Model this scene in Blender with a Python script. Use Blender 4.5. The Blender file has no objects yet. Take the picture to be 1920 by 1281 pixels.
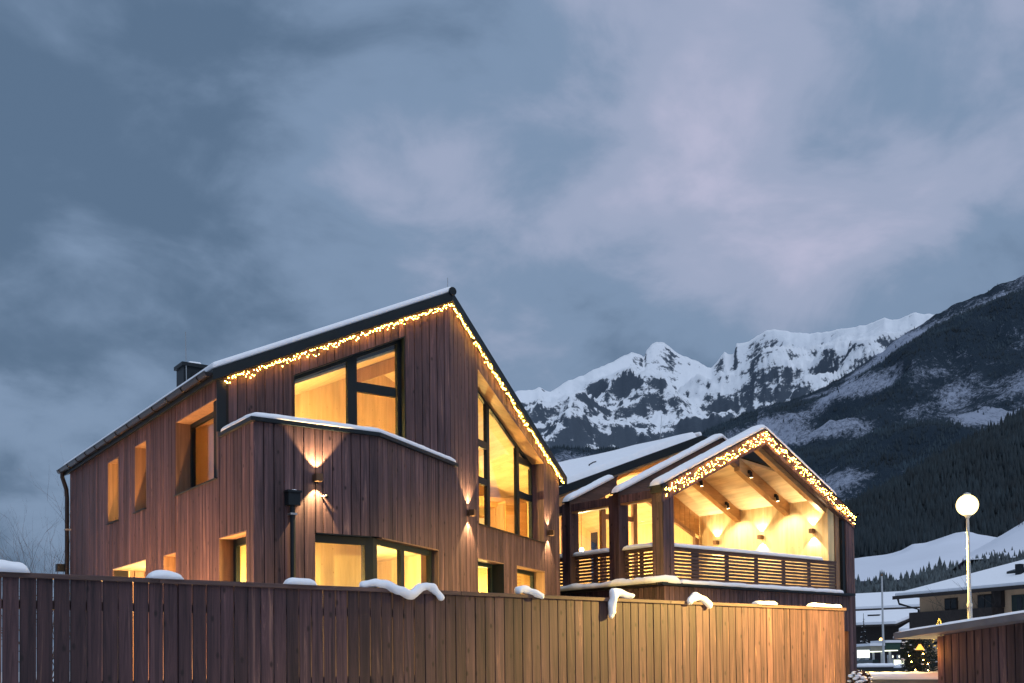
import bpy, math, random
import numpy as np
from mathutils import Vector, Matrix, noise
R_ = math.radians
random.seed(7)
sc = bpy.context.scene
col = sc.collection

# ------------------------------------------------------------------ camera
F_PX, PSI, PITCH, ROLL, CY = 2024.4456, 0.611638, 0.0306486, -0.0116499, 1186.8674
CAM = np.array([0.0, 0.0, 1.5])
_fw = np.array([math.sin(PSI)*math.cos(PITCH), math.cos(PSI)*math.cos(PITCH), math.sin(PITCH)])
_r0 = np.array([math.cos(PSI), -math.sin(PSI), 0.0])
_u0 = np.cross(_r0, _fw)
_rt = math.cos(ROLL)*_r0 + math.sin(ROLL)*_u0
_up = -math.sin(ROLL)*_r0 + math.cos(ROLL)*_u0
cd = bpy.data.cameras.new('camera')
cam = bpy.data.objects.new('camera', cd)
col.objects.link(cam)
cd.sensor_fit = 'HORIZONTAL'
cd.sensor_width = 36.0
cd.lens = F_PX/1920*36.0
cd.shift_y = (CY-640.5)/1920
cd.clip_start = 0.1
cd.clip_end = 60000
m = Matrix.Identity(4)
for i in range(3):
    m[i][0], m[i][1], m[i][2], m[i][3] = _rt[i], _up[i], -_fw[i], CAM[i]
cam.matrix_world = m
sc.camera = cam

# ------------------------------------------------------------------ world, sun, exposure
SUN_AZ, SUN_EL = R_(185), R_(62)          # soft dusk light from behind the camera
world = bpy.data.worlds.new('World')
sc.world = world
world.use_nodes = True
wn, wl = world.node_tree.nodes, world.node_tree.links
wn.clear()
def N(tree_nodes, typ, **kw):
    n = tree_nodes.new(typ)
    for k, v in kw.items():
        if k.startswith('i_'):
            n.inputs[k[2:].replace('_', ' ')].default_value = v
        else:
            setattr(n, k, v)
    return n
w_out = N(wn, 'ShaderNodeOutputWorld')
w_bg = N(wn, 'ShaderNodeBackground')
sky = N(wn, 'ShaderNodeTexSky', sky_type='NISHITA', sun_disc=False, sun_elevation=R_(2.0), sun_rotation=R_(155), altitude=900, air_density=1.2, dust_density=2.0)
skm = N(wn, 'ShaderNodeVectorMath', operation='SCALE'); skm.inputs['Scale'].default_value = 0.10
wl.new(sky.outputs[0], skm.inputs[0])
tc = N(wn, 'ShaderNodeTexCoord')
sep = N(wn, 'ShaderNodeSeparateXYZ'); wl.new(tc.outputs['Generated'], sep.inputs[0])
zz = N(wn, 'ShaderNodeMath', operation='ABSOLUTE'); wl.new(sep.outputs[2], zz.inputs[0])
za = N(wn, 'ShaderNodeMath', operation='ADD'); wl.new(zz.outputs[0], za.inputs[0]); za.inputs[1].default_value = 0.42
dv = N(wn, 'ShaderNodeVectorMath', operation='DIVIDE'); wl.new(tc.outputs['Generated'], dv.inputs[0])
cmb = N(wn, 'ShaderNodeCombineXYZ'); wl.new(za.outputs[0], cmb.inputs[0]); wl.new(za.outputs[0], cmb.inputs[1]); cmb.inputs[2].default_value = 1.0
wl.new(cmb.outputs[0], dv.inputs[1])
def cloud_noise(scale, off, detail, dist, rough=0.55):
    mp = N(wn, 'ShaderNodeMapping'); mp.inputs['Location'].default_value = off
    wl.new(dv.outputs[0], mp.inputs[0])
    nz = N(wn, 'ShaderNodeTexNoise'); nz.inputs['Scale'].default_value = scale
    nz.inputs['Detail'].default_value = detail; nz.inputs['Distortion'].default_value = dist
    nz.inputs['Roughness'].default_value = rough
    wl.new(mp.outputs[0], nz.inputs['Vector'])
    return nz
def wramp(src, stops):
    r = N(wn, 'ShaderNodeValToRGB')
    el = r.color_ramp.elements
    while len(el) < len(stops): el.new(0.5)
    for e, (p, c) in zip(el, stops): e.position = p; e.color = (*c, 1)
    r.color_ramp.interpolation = 'EASE'
    wl.new(src, r.inputs[0]); return r
CLOUD_OFF = (-6.3, 8.8, 0.0)
n1 = cloud_noise(1.9, CLOUD_OFF, 6, 0.3, 0.5)          # large cloud masses
n2 = cloud_noise(5.0, (9.3, -4.2, 2.0), 7, 0.35, 0.55)  # smaller puffs
def wm(op, a_, b_=None, c_=None):
    q = N(wn, 'ShaderNodeMath', operation=op)
    for i_, v_ in enumerate((a_, b_, c_)):
        if v_ is None: continue
        if isinstance(v_, (int, float)): q.inputs[i_].default_value = v_
        else: wl.new(v_, q.inputs[i_])
    return q.outputs[0]
def bank(px, py, half_deg, amount, squash=1.0):
    """a thinner (bright) or thicker (dark) part of the cloud deck around one direction"""
    d_ = _fw+_rt*(px-960)/F_PX+_up*(CY-py)/F_PX
    d_ = d_/np.linalg.norm(d_)
    dt = N(wn, 'ShaderNodeVectorMath', operation='DOT_PRODUCT'); wl.new(tc.outputs['Generated'], dt.inputs[0]); dt.inputs[1].default_value = tuple(d_)
    mr = N(wn, 'ShaderNodeMapRange', interpolation_type='SMOOTHERSTEP'); wl.new(dt.outputs['Value'], mr.inputs[0])
    mr.inputs[1].default_value = math.cos(R_(half_deg)); mr.inputs[2].default_value = 1.0; mr.inputs[3].default_value = 0.0; mr.inputs[4].default_value = amount
    return mr.outputs[0]
cv = wm('MULTIPLY_ADD', n1.outputs[0], 0.78, wm('MULTIPLY', n2.outputs[0], 0.56))
cv = wm('ADD', cv, -0.10)
for bk in ((1480, 240, 13, 0.11), (1130, 300, 10, 0.04), (760, 490, 9, 0.03), (60, 560, 8, 0.07), (250, 330, 14, -0.06), (60, 60, 16, -0.04), (1150, 560, 14, 0.05), (900, 60, 12, -0.03)):
    cv = wm('ADD', cv, bank(*bk))
cv = wm('ADD', cv, -0.035)
mul = wramp(cv, [(0.34, (0.100, 0.162, 0.260)), (0.54, (0.200, 0.285, 0.425)), (0.69, (0.330, 0.385, 0.535)), (0.86, (0.47, 0.48, 0.64))])
mx = N(wn, 'ShaderNodeMix', data_type='RGBA'); mx.inputs[0].default_value = 0.93
wl.new(skm.outputs[0], mx.inputs[6]); wl.new(mul.outputs[0], mx.inputs[7])
wl.new(mx.outputs[2], w_bg.inputs[0]); w_bg.inputs[1].default_value = 1.08
wl.new(w_bg.outputs[0], w_out.inputs[0])

sd = bpy.data.lights.new('sun', 'SUN')
sd.energy = 1.5; sd.angle = R_(60); sd.color = (0.80, 0.88, 1.0)
sun = bpy.data.objects.new('sun', sd); col.objects.link(sun)
_sd = Vector((math.sin(SUN_AZ)*math.cos(SUN_EL), math.cos(SUN_AZ)*math.cos(SUN_EL), math.sin(SUN_EL)))
sun.rotation_euler = _sd.to_track_quat('Z', 'Y').to_euler()
sc.view_settings.view_transform = 'Standard'
sc.view_settings.look = 'None'
sc.view_settings.exposure = 0.0
sc.view_settings.gamma = 1.0
sc.cycles.use_denoising = True
sc.cycles.max_bounces = 8
sc.cycles.diffuse_bounces = 4
sc.cycles.transparent_max_bounces = 16
sc.cycles.sample_clamp_indirect = 6.0
sc.cycles.use_light_tree = True
sc.cycles.caustics_reflective = False
sc.cycles.caustics_refractive = False

# ------------------------------------------------------------------ helpers
def ray(x, y):
    return _fw + _rt*(x-960)/F_PX + _up*(CY-y)/F_PX
def at(x, y, depth):
    """photo pixel -> world point at a distance along the view axis"""
    return CAM + ray(x, y)*depth
def on_ground(x, depth):
    p = at(x, 1245, depth); return (float(p[0]), float(p[1]))
def tag(o, label=None, cat=None, group=None, kind=None):
    if label: o['label'] = label
    if cat: o['category'] = cat
    if group: o['group'] = group
    if kind: o['kind'] = kind
    return o
def thing(name, loc, label, cat, group=None, kind=None):
    o = bpy.data.objects.new(name, None); o.empty_display_size = 0.2
    o.location = loc; col.objects.link(o)
    return tag(o, label, cat, group, kind)
def put(o, parent):
    if parent is not None:
        o.parent = parent
        o.matrix_parent_inverse = Matrix.Translation(-Vector(parent.location)) if parent.type == 'EMPTY' else Matrix.Identity(4)
    return o
class MB:
    """collects shapes; build() links them as one mesh object"""
    def __init__(self, tf=None):
        self.v, self.f, self.tf = [], [], tf
    def add(self, verts, faces):
        b = len(self.v)
        if self.tf: verts = [self.tf(*p) for p in verts]
        self.v += [tuple(map(float, p)) for p in verts]
        self.f += [tuple(b+i for i in fc) for fc in faces]
        return self
    def box(self, x0, x1, y0, y1, z0, z1):
        return self.add([(x0,y0,z0),(x1,y0,z0),(x1,y1,z0),(x0,y1,z0),(x0,y0,z1),(x1,y0,z1),(x1,y1,z1),(x0,y1,z1)],
            [(0,3,2,1),(4,5,6,7),(0,1,5,4),(1,2,6,5),(2,3,7,6),(3,0,4,7)])
    def hexa(self, b4, t4):
        return self.add(list(b4)+list(t4), [(0,3,2,1),(4,5,6,7),(0,1,5,4),(1,2,6,5),(2,3,7,6),(3,0,4,7)])
    def prism(self, bot, top):
        n = len(bot)
        return self.add(list(bot)+list(top), [tuple(range(n-1,-1,-1)), tuple(range(n,2*n))]+[(i,(i+1)%n,n+(i+1)%n,n+i) for i in range(n)])
    def beam(self, p, q, w, h, up=(0,0,1)):
        """square bar from p to q; w sideways, h along up"""
        p, q, up = Vector(p), Vector(q), Vector(up)
        d = (q-p).normalized(); s = d.cross(up).normalized(); t = s.cross(d)
        c = [(-w/2,-h/2),(w/2,-h/2),(w/2,h/2),(-w/2,h/2)]
        A = [p+s*a+t*b for a, b in c]; B = [q+s*a+t*b for a, b in c]
        return self.prism(A, B)
    def tube(self, path, r, n=8, caps=True):
        path = [Vector(p) for p in path]; rings = []
        rr = r if isinstance(r, (list, tuple)) else [r]*len(path)
        prev = None
        for i, p in enumerate(path):
            d = (path[min(i+1, len(path)-1)]-path[max(i-1, 0)]).normalized()
            if prev is None:
                a = d.cross(Vector((0,0,1)))
                if a.length < 1e-3: a = d.cross(Vector((1,0,0)))
            else:
                a = prev - d*prev.dot(d)
            a.normalize(); prev = a; b = d.cross(a)
            rings.append([p+(a*math.cos(2*math.pi*k/n)+b*math.sin(2*math.pi*k/n))*rr[i] for k in range(n)])
        vs = [v for g in rings for v in g]; fs = []
        for i in range(len(rings)-1):
            for k in range(n):
                fs.append((i*n+k, i*n+(k+1)%n, (i+1)*n+(k+1)%n, (i+1)*n+k))
        if caps:
            fs += [tuple(range(n-1,-1,-1)), tuple((len(rings)-1)*n+k for k in range(n))]
        return self.add(vs, fs)
    def ball(self, c, r, n=8, m_=6, sq=(1,1,1)):
        vs = [(c[0],c[1],c[2]+r*sq[2])]; fs = []
        for j in range(1, m_):
            t = math.pi*j/m_
            for k in range(n):
                a = 2*math.pi*k/n
                vs.append((c[0]+r*sq[0]*math.sin(t)*math.cos(a), c[1]+r*sq[1]*math.sin(t)*math.sin(a), c[2]+r*sq[2]*math.cos(t)))
        vs.append((c[0],c[1],c[2]-r*sq[2])); L = len(vs)-1
        for k in range(n):
            fs.append((0, 1+k, 1+(k+1)%n)); fs.append((L, L-n+(k+1)%n, L-n+k))
        for j in range(m_-2):
            for k in range(n):
                a = 1+j*n; fs.append((a+k, a+n+k, a+n+(k+1)%n, a+(k+1)%n))
        return self.add(vs, fs)
    def build(self, name, mat, parent=None, smooth=False, bevel=0):
        me = bpy.data.meshes.new(name); me.from_pydata(self.v, [], self.f); me.update()
        if mat is not None: me.materials.append(mat)
        if smooth: me.polygons.foreach_set('use_smooth', [True]*len(me.polygons))
        o = bpy.data.objects.new(name, me); col.objects.link(o); put(o, parent)
        if bevel:
            bm = o.modifiers.new('bevel', 'BEVEL'); bm.width = bevel; bm.segments = 1; bm.limit_method = 'ANGLE'
        return o
def np_mesh(name, v, faces, mat, parent=None, smooth=False):
    """v (n,3); faces (m,k) numpy -> object"""
    me = bpy.data.meshes.new(name); k = faces.shape[1]
    me.vertices.add(len(v)); me.vertices.foreach_set('co', np.asarray(v, np.float32).ravel())
    me.loops.add(faces.size); me.loops.foreach_set('vertex_index', faces.astype(np.int32).ravel())
    me.polygons.add(len(faces)); me.polygons.foreach_set('loop_start', np.arange(0, faces.size, k, dtype=np.int32))
    me.update(calc_edges=True)
    if smooth: me.polygons.foreach_set('use_smooth', np.ones(len(faces), bool))
    me.materials.append(mat)
    o = bpy.data.objects.new(name, me); col.objects.link(o); put(o, parent)
    return o
def lamp(name, kind, loc, energy, color, parent=None, aim=None, size=0.05, spot=None, blend=0.2):
    ld = bpy.data.lights.new(name, kind); ld.energy = energy; ld.color = color
    if kind in ('POINT', 'SPOT'): ld.shadow_soft_size = size
    if kind == 'SPOT': ld.spot_size = spot; ld.spot_blend = blend
    o = bpy.data.objects.new(name, ld); col.objects.link(o)
    o.location = loc
    if aim is not None: o.rotation_euler = (-Vector(aim)).to_track_quat('Z', 'Y').to_euler()
    put(o, parent)
    return o

# ------------------------------------------------------------------ materials
def mat_new(name):
    mt = bpy.data.materials.new(name); mt.use_nodes = True
    nt = mt.node_tree; nt.nodes.clear()
    out = nt.nodes.new('ShaderNodeOutputMaterial'); bs = nt.nodes.new('ShaderNodeBsdfPrincipled')
    nt.links.new(bs.outputs[0], out.inputs[0])
    return mt, nt.nodes, nt.links, bs, out
def plain(name, c, rough=0.6, metal=0.0, var=0.12, scale=6.0, bump=0.0):
    mt, n, l, bs, out = mat_new(name)
    t = n.new('ShaderNodeTexCoord'); nz = n.new('ShaderNodeTexNoise'); nz.inputs['Scale'].default_value = scale; nz.inputs['Detail'].default_value = 6
    l.new(t.outputs['Object'], nz.inputs['Vector'])
    r = n.new('ShaderNodeValToRGB'); e = r.color_ramp.elements
    e[0].position, e[1].position = 0.3, 0.7
    e[0].color = (*[x*(1-var) for x in c], 1); e[1].color = (*[min(1, x*(1+var)) for x in c], 1)
    l.new(nz.outputs[0], r.inputs[0]); l.new(r.outputs[0], bs.inputs['Base Color'])
    bs.inputs['Roughness'].default_value = rough; bs.inputs['Metallic'].default_value = metal; bs.inputs['Specular IOR Level'].default_value = 0.3
    if bump:
        b = n.new('ShaderNodeBump'); b.inputs['Strength'].default_value = bump; b.inputs['Distance'].default_value = 0.02
        l.new(nz.outputs[0], b.inputs['Height']); l.new(b.outputs[0], bs.inputs['Normal'])
    return mt
def wood(name, c1, c2, knots=0.055, knot_c=(0.010, 0.006, 0.006), axis=2, rnd=0.3, rough=0.62, bump=0.35, fine=1.0, saw=0.5, hi=None, kscale=3.2, kdens=0.45):
    """sawn boards: grain along one axis, knots, tone differing per board"""
    mt, n, l, bs, out = mat_new(name)
    t = n.new('ShaderNodeTexCoord'); oi = n.new('ShaderNodeObjectInfo')
    sc_ = n.new('ShaderNodeVectorMath'); sc_.operation = 'SCALE'; sc_.inputs[0].default_value = (31.0, 17.0, 53.0)
    l.new(oi.outputs['Random'], sc_.inputs['Scale'])
    ad = n.new('ShaderNodeVectorMath'); ad.operation = 'ADD'
    l.new(t.outputs['Object'], ad.inputs[0]); l.new(sc_.outputs[0], ad.inputs[1])
    def scaled(s_long, s_cross):
        mp = n.new('ShaderNodeMapping'); s = [s_cross]*3; s[axis] = s_long; mp.inputs['Scale'].default_value = s
        l.new(ad.outputs[0], mp.inputs[0]); return mp
    def noise_(mp, detail=6, rough_=0.6, dist=0.0):
        z = n.new('ShaderNodeTexNoise'); z.inputs['Scale'].default_value = 1.0; z.inputs['Detail'].default_value = detail
        z.inputs['Roughness'].default_value = rough_; z.inputs['Distortion'].default_value = dist
        l.new(mp.outputs[0], z.inputs['Vector']); return z
    g = noise_(scaled(0.55*fine, 13*fine), 7, 0.72, 1.2)
    r = n.new('ShaderNodeValToRGB'); e = r.color_ramp.elements
    e[0].position, e[1].position = 0.36, 0.60
    e[0].color = (*c1, 1); e[1].color = (*c2, 1)
    if hi:
        x = e.new(0.74); x.color = (*hi, 1)
    l.new(g.outputs[0], r.inputs[0])
    w_ = noise_(scaled(0.7, 5.0), 4, 0.6)          # slow tone along the board, weathering
    wr = n.new('ShaderNodeMapRange'); wr.inputs[1].default_value = 0.3; wr.inputs[2].default_value = 0.7; wr.inputs[3].default_value = 0.78; wr.inputs[4].default_value = 1.2
    l.new(w_.outputs[0], wr.inputs[0])
    rr = n.new('ShaderNodeMapRange'); rr.inputs[3].default_value = 1-rnd; rr.inputs[4].default_value = 1+rnd
    l.new(oi.outputs['Random'], rr.inputs[0])
    mm = n.new('ShaderNodeMath'); mm.operation = 'MULTIPLY'; l.new(wr.outputs[0], mm.inputs[0]); l.new(rr.outputs[0], mm.inputs[1])
    cm = n.new('ShaderNodeVectorMath'); cm.operation = 'SCALE'; l.new(r.outputs[0], cm.inputs[0]); l.new(mm.outputs[0], cm.inputs['Scale'])
    vo = n.new('ShaderNodeTexVoronoi'); vo.inputs['Scale'].default_value = 1.0
    vo.voronoi_dimensions = '2D'
    sx_ = n.new('ShaderNodeSeparateXYZ'); l.new(ad.outputs[0], sx_.inputs[0])
    us = n.new('ShaderNodeMath'); us.operation = 'ADD'; cross = [i for i in range(3) if i != axis]
    l.new(sx_.outputs[cross[0]], us.inputs[0]); l.new(sx_.outputs[cross[1]], us.inputs[1])
    cx_ = n.new('ShaderNodeCombineXYZ'); k1 = n.new('ShaderNodeMath'); k1.operation = 'MULTIPLY'; k1.inputs[1].default_value = kscale; l.new(us.outputs[0], k1.inputs[0])
    k2 = n.new('ShaderNodeMath'); k2.operation = 'MULTIPLY'; k2.inputs[1].default_value = kscale*0.6; l.new(sx_.outputs[axis], k2.inputs[0])
    l.new(k1.outputs[0], cx_.inputs[0]); l.new(k2.outputs[0], cx_.inputs[1]); l.new(cx_.outputs[0], vo.inputs['Vector'])
    vs = n.new('ShaderNodeSeparateColor'); l.new(vo.outputs['Color'], vs.inputs[0])
    pres = n.new('ShaderNodeMath'); pres.operation = 'LESS_THAN'; pres.inputs[1].default_value = kdens; l.new(vs.outputs[0], pres.inputs[0])
    kr = n.new('ShaderNodeMapRange'); kr.inputs[1].default_value = knots; kr.inputs[2].default_value = knots*0.35; kr.inputs[3].default_value = 0.0; kr.inputs[4].default_value = 0.8
    l.new(vo.outputs['Distance'], kr.inputs[0])
    kp = n.new('ShaderNodeMath'); kp.operation = 'MULTIPLY'; l.new(kr.outputs[0], kp.inputs[0]); l.new(pres.outputs[0], kp.inputs[1])
    mix = n.new('ShaderNodeMix'); mix.data_type = 'RGBA'; l.new(kp.outputs[0], mix.inputs[0]); l.new(cm.outputs[0], mix.inputs[6]); mix.inputs[7].default_value = (*knot_c, 1)
    l.new(mix.outputs[2], bs.inputs['Base Color'])
    bs.inputs['Roughness'].default_value = rough
    bs.inputs['Specular IOR Level'].default_value = 0.35
    if bump:
        sw = noise_(scaled(130.0, 3.0), 3, 0.5)
        sm = n.new('ShaderNodeMath'); sm.operation = 'MULTIPLY_ADD'; l.new(sw.outputs[0], sm.inputs[0]); sm.inputs[1].default_value = saw; l.new(g.outputs[0], sm.inputs[2])
        b = n.new('ShaderNodeBump'); b.inputs['Strength'].default_value = bump; b.inputs['Distance'].default_value = 0.006
        l.new(sm.outputs[0], b.inputs['Height']); l.new(b.outputs[0], bs.inputs['Normal'])
    return mt
def snow_mat(name, c=(0.89, 0.89, 0.92), scale=9.0, bump=0.35):
    mt, n, l, bs, out = mat_new(name)
    t = n.new('ShaderNodeTexCoord'); nz = n.new('ShaderNodeTexNoise'); nz.inputs['Scale'].default_value = scale; nz.inputs['Detail'].default_value = 8
    l.new(t.outputs['Object'], nz.inputs['Vector'])
    r = n.new('ShaderNodeValToRGB'); e = r.color_ramp.elements
    e[0].position, e[1].position = 0.25, 0.75; e[0].color = (*[x*0.94 for x in c], 1); e[1].color = (*c, 1)
    l.new(nz.outputs[0], r.inputs[0]); l.new(r.outputs[0], bs.inputs['Base Color'])
    bs.inputs['Roughness'].default_value = 0.7; bs.inputs['Specular IOR Level'].default_value = 0.2
    b = n.new('ShaderNodeBump'); b.inputs['Strength'].default_value = bump; b.inputs['Distance'].default_value = 0.03
    l.new(nz.outputs[0], b.inputs['Height']); l.new(b.outputs[0], bs.inputs['Normal'])
    return mt
def emit(name, c, s):
    mt, n, l, bs, out = mat_new(name)
    n.remove(bs); e = n.new('ShaderNodeEmission'); e.inputs[0].default_value = (*c, 1); e.inputs[1].default_value = s
    l.new(e.outputs[0], out.inputs[0]); return mt
def glass_mat(name, tint=(0.95, 0.97, 0.96)):
    mt, n, l, bs, out = mat_new(name)
    n.remove(bs)
    tr = n.new('ShaderNodeBsdfTransparent'); tr.inputs[0].default_value = (*tint, 1)
    gl = n.new('ShaderNodeBsdfGlossy'); gl.inputs['Roughness'].default_value = 0.02
    lw = n.new('ShaderNodeLayerWeight'); lw.inputs[0].default_value = 0.5
    pw = n.new('ShaderNodeMath'); pw.operation = 'POWER'; pw.inputs[1].default_value = 5.0; l.new(lw.outputs['Facing'], pw.inputs[0])
    fr = n.new('ShaderNodeMath'); fr.operation = 'MULTIPLY_ADD'; fr.inputs[1].default_value = 0.9; fr.inputs[2].default_value = 0.06; l.new(pw.outputs[0], fr.inputs[0])
    mxs = n.new('ShaderNodeMixShader'); l.new(fr.outputs[0], mxs.inputs[0]); l.new(tr.outputs[0], mxs.inputs[1]); l.new(gl.outputs[0], mxs.inputs[2])
    l.new(mxs.outputs[0], out.inputs[0]); return mt

M = {}
M['clad'] = wood('stained_larch_cladding', (0.040, 0.023, 0.027), (0.124, 0.068, 0.070), hi=(0.34, 0.19, 0.14), rnd=0.30, knots=0.09, kdens=0.5, kscale=3.6)
M['fence'] = wood('stained_fence_wood', (0.026, 0.014, 0.018), (0.084, 0.042, 0.045), hi=(0.27, 0.145, 0.10), rnd=0.32, knots=0.10, kdens=0.6, kscale=3.6)
M['clad_h'] = wood('stained_larch_beam_wood', (0.062, 0.036, 0.034), (0.115, 0.068, 0.058), axis=0, rnd=0.15, knots=0.05, kdens=0.25)
M['slat'] = wood('stained_railing_wood', (0.07, 0.038, 0.033), (0.125, 0.072, 0.058), axis=0, rnd=0.2, knots=0.03, kdens=0.2)
M['spruce'] = wood('pale_spruce_panel', (0.62, 0.45, 0.22), (0.72, 0.55, 0.30), knot_c=(0.26, 0.12, 0.05), knots=0.05, kdens=0.35, kscale=5.5, rnd=0.05, rough=0.5, bump=0.05, fine=0.5)
M['spruce_c'] = wood('pale_spruce_ceiling', (0.62, 0.46, 0.27), (0.74, 0.58, 0.36), knot_c=(0.30, 0.15, 0.06), knots=0.04, axis=1, kdens=0.3, kscale=5, rnd=0.05, rough=0.5, bump=0.05, fine=0.5)
M['spruce_b'] = wood('glulam_spruce_beam', (0.36, 0.19, 0.075), (0.46, 0.26, 0.11), knot_c=(0.24, 0.11, 0.04), knots=0.05, axis=0, kdens=0.3, kscale=5, rnd=0.08, rough=0.5, bump=0.05, fine=0.6)
M['reveal'] = wood('window_reveal_wood', (0.20, 0.115, 0.07), (0.30, 0.175, 0.105), knots=0.03, kdens=0.2, rnd=0.1, bump=0.1)
M['core'] = plain('wall_underlay', (0.018, 0.017, 0.017), 0.9)
M['metal'] = plain('anthracite_metal', (0.007, 0.012, 0.016), 0.5, 0.0, 0.1)
M['frame'] = plain('anthracite_window_frame', (0.006, 0.012, 0.015), 0.5, 0.0, 0.08)
M['gutter'] = plain('dark_brown_gutter_metal', (0.035, 0.030, 0.030), 0.3, 0.7, 0.15)
M['bronze'] = plain('bronze_lamp_body', (0.16, 0.09, 0.05), 0.4, 0.5, 0.1)
M['black'] = plain('black_plastic', (0.012, 0.012, 0.014), 0.4)
M['steel'] = plain('galvanised_steel', (0.42, 0.43, 0.44), 0.4, 0.8, 0.1)
M['pole'] = plain('light_grey_pole_paint', (0.50, 0.50, 0.50), 0.45, 0.1, 0.06)
M['snow'] = snow_mat('fresh_snow')
M['glass'] = glass_mat('window_glass')
M['floor'] = wood('oak_floor', (0.30, 0.18, 0.09), (0.42, 0.27, 0.14), axis=1, rnd=0.1, bump=0.05)
M['dark_in'] = plain('dark_appliance', (0.02, 0.018, 0.016), 0.35)
M['white_in'] = plain('white_cupboard', (0.72, 0.68, 0.60), 0.5, 0, 0.04)
WARM = (1.0, 0.66, 0.20)
WARM2 = (1.0, 0.68, 0.30)
M['bulb'] = emit('fairy_light_bulb', (1.0, 0.44, 0.06), 150.0)
M['lamp_on'] = emit('warm_lamp_glow', (1.0, 0.74, 0.36), 30.0)
M['wire'] = plain('dark_green_wire', (0.01, 0.014, 0.01), 0.6)
print('materials done')

# ------------------------------------------------------------------ walls of boards
class Wall:
    """a vertical wall plane; s runs along it, n outward, z up"""
    def __init__(self, o, u, n, tf=None):
        self.o, self.u, self.n, self.tf = o, u, n, tf
    def P(self, s, n, z):
        p = (self.o[0]+self.u[0]*s+self.n[0]*n, self.o[1]+self.u[1]*s+self.n[1]*n, z)
        return self.tf(*p) if self.tf else p
    def mb(self): return MB(self.P)
def spans(mid, zb, zt, ops):
    """free (bottom fn, top fn) pieces of a column"""
    cuts = sorted([o for o in ops if o[0] < mid < o[1]], key=lambda o: o[2](mid))
    res, low = [], zb
    for o in cuts:
        if o[2](mid) > low(mid)+0.01: res.append((low, o[2]))
        low = o[3]
    if zt(mid) > low(mid)+0.01: res.append((low, zt))
    return res
const = lambda c: (lambda s: c)
line = lambda s0, z0, s1, z1: (lambda s: z0+(z1-z0)*(s-s0)/(s1-s0))
def breaks(s0, s1, pitch, extra):
    g = []; k = s0
    while k < s1-1e-6:
        g.append(k); k += pitch
    g.append(s1)
    for e in extra:
        if s0 < e < s1:
            j = min(range(len(g)), key=lambda i: abs(g[i]-e))
            if abs(g[j]-e) < 0.028 and 0 < j < len(g)-1: g[j] = e
            else: g.append(e)
    g.sort(); return g
def clad(W, parent, s0, s1, zb, zt, ops, pitch=0.15, gap=0.011, t=0.024, mat=None, kinks=(), rng=random.Random(3), name='board'):
    ex = [o[0] for o in ops]+[o[1] for o in ops]+list(kinks)
    g = breaks(s0, s1, pitch, ex)
    for a, b in zip(g[:-1], g[1:]):
        if b-a < 0.02: continue
        for lo, hi in spans((a+b)/2, zb, zt, ops):
            j = rng.uniform(-0.0025, 0.0025); c = 0.004; h = gap/2
            x0, x1 = a+h, b-h
            pts = [(x0,-t),(x0,j-c),(x0+c,j),(x1-c,j),(x1,j-c),(x1,-t)]
            e = 1e-4
            cl = lambda s: min(max(s, a+e), b-e)
            bot = [(s, n, lo(cl(s))) for s, n in pts]; top = [(s, n, hi(cl(s))) for s, n in pts]
            W.mb().prism(bot[::-1], top[::-1]).build(name, mat or M['clad'], parent)
def core(W, parent, s0, s1, zb, zt, ops, n0, n1, mat, name, kinks=()):
    mbx = W.mb(); g = breaks(s0, s1, 99, [o[0] for o in ops]+[o[1] for o in ops]+list(kinks)); e = 1e-4
    for a, b in zip(g[:-1], g[1:]):
        for lo, hi in spans((a+b)/2, zb, zt, ops):
            mbx.hexa([(a,n0,lo(a+e)),(b,n0,lo(b-e)),(b,n1,lo(b-e)),(a,n1,lo(a+e))], [(a,n0,hi(a+e)),(b,n0,hi(b-e)),(b,n1,hi(b-e)),(a,n1,hi(a+e))])
    return mbx.build(name, mat, parent)
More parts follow.
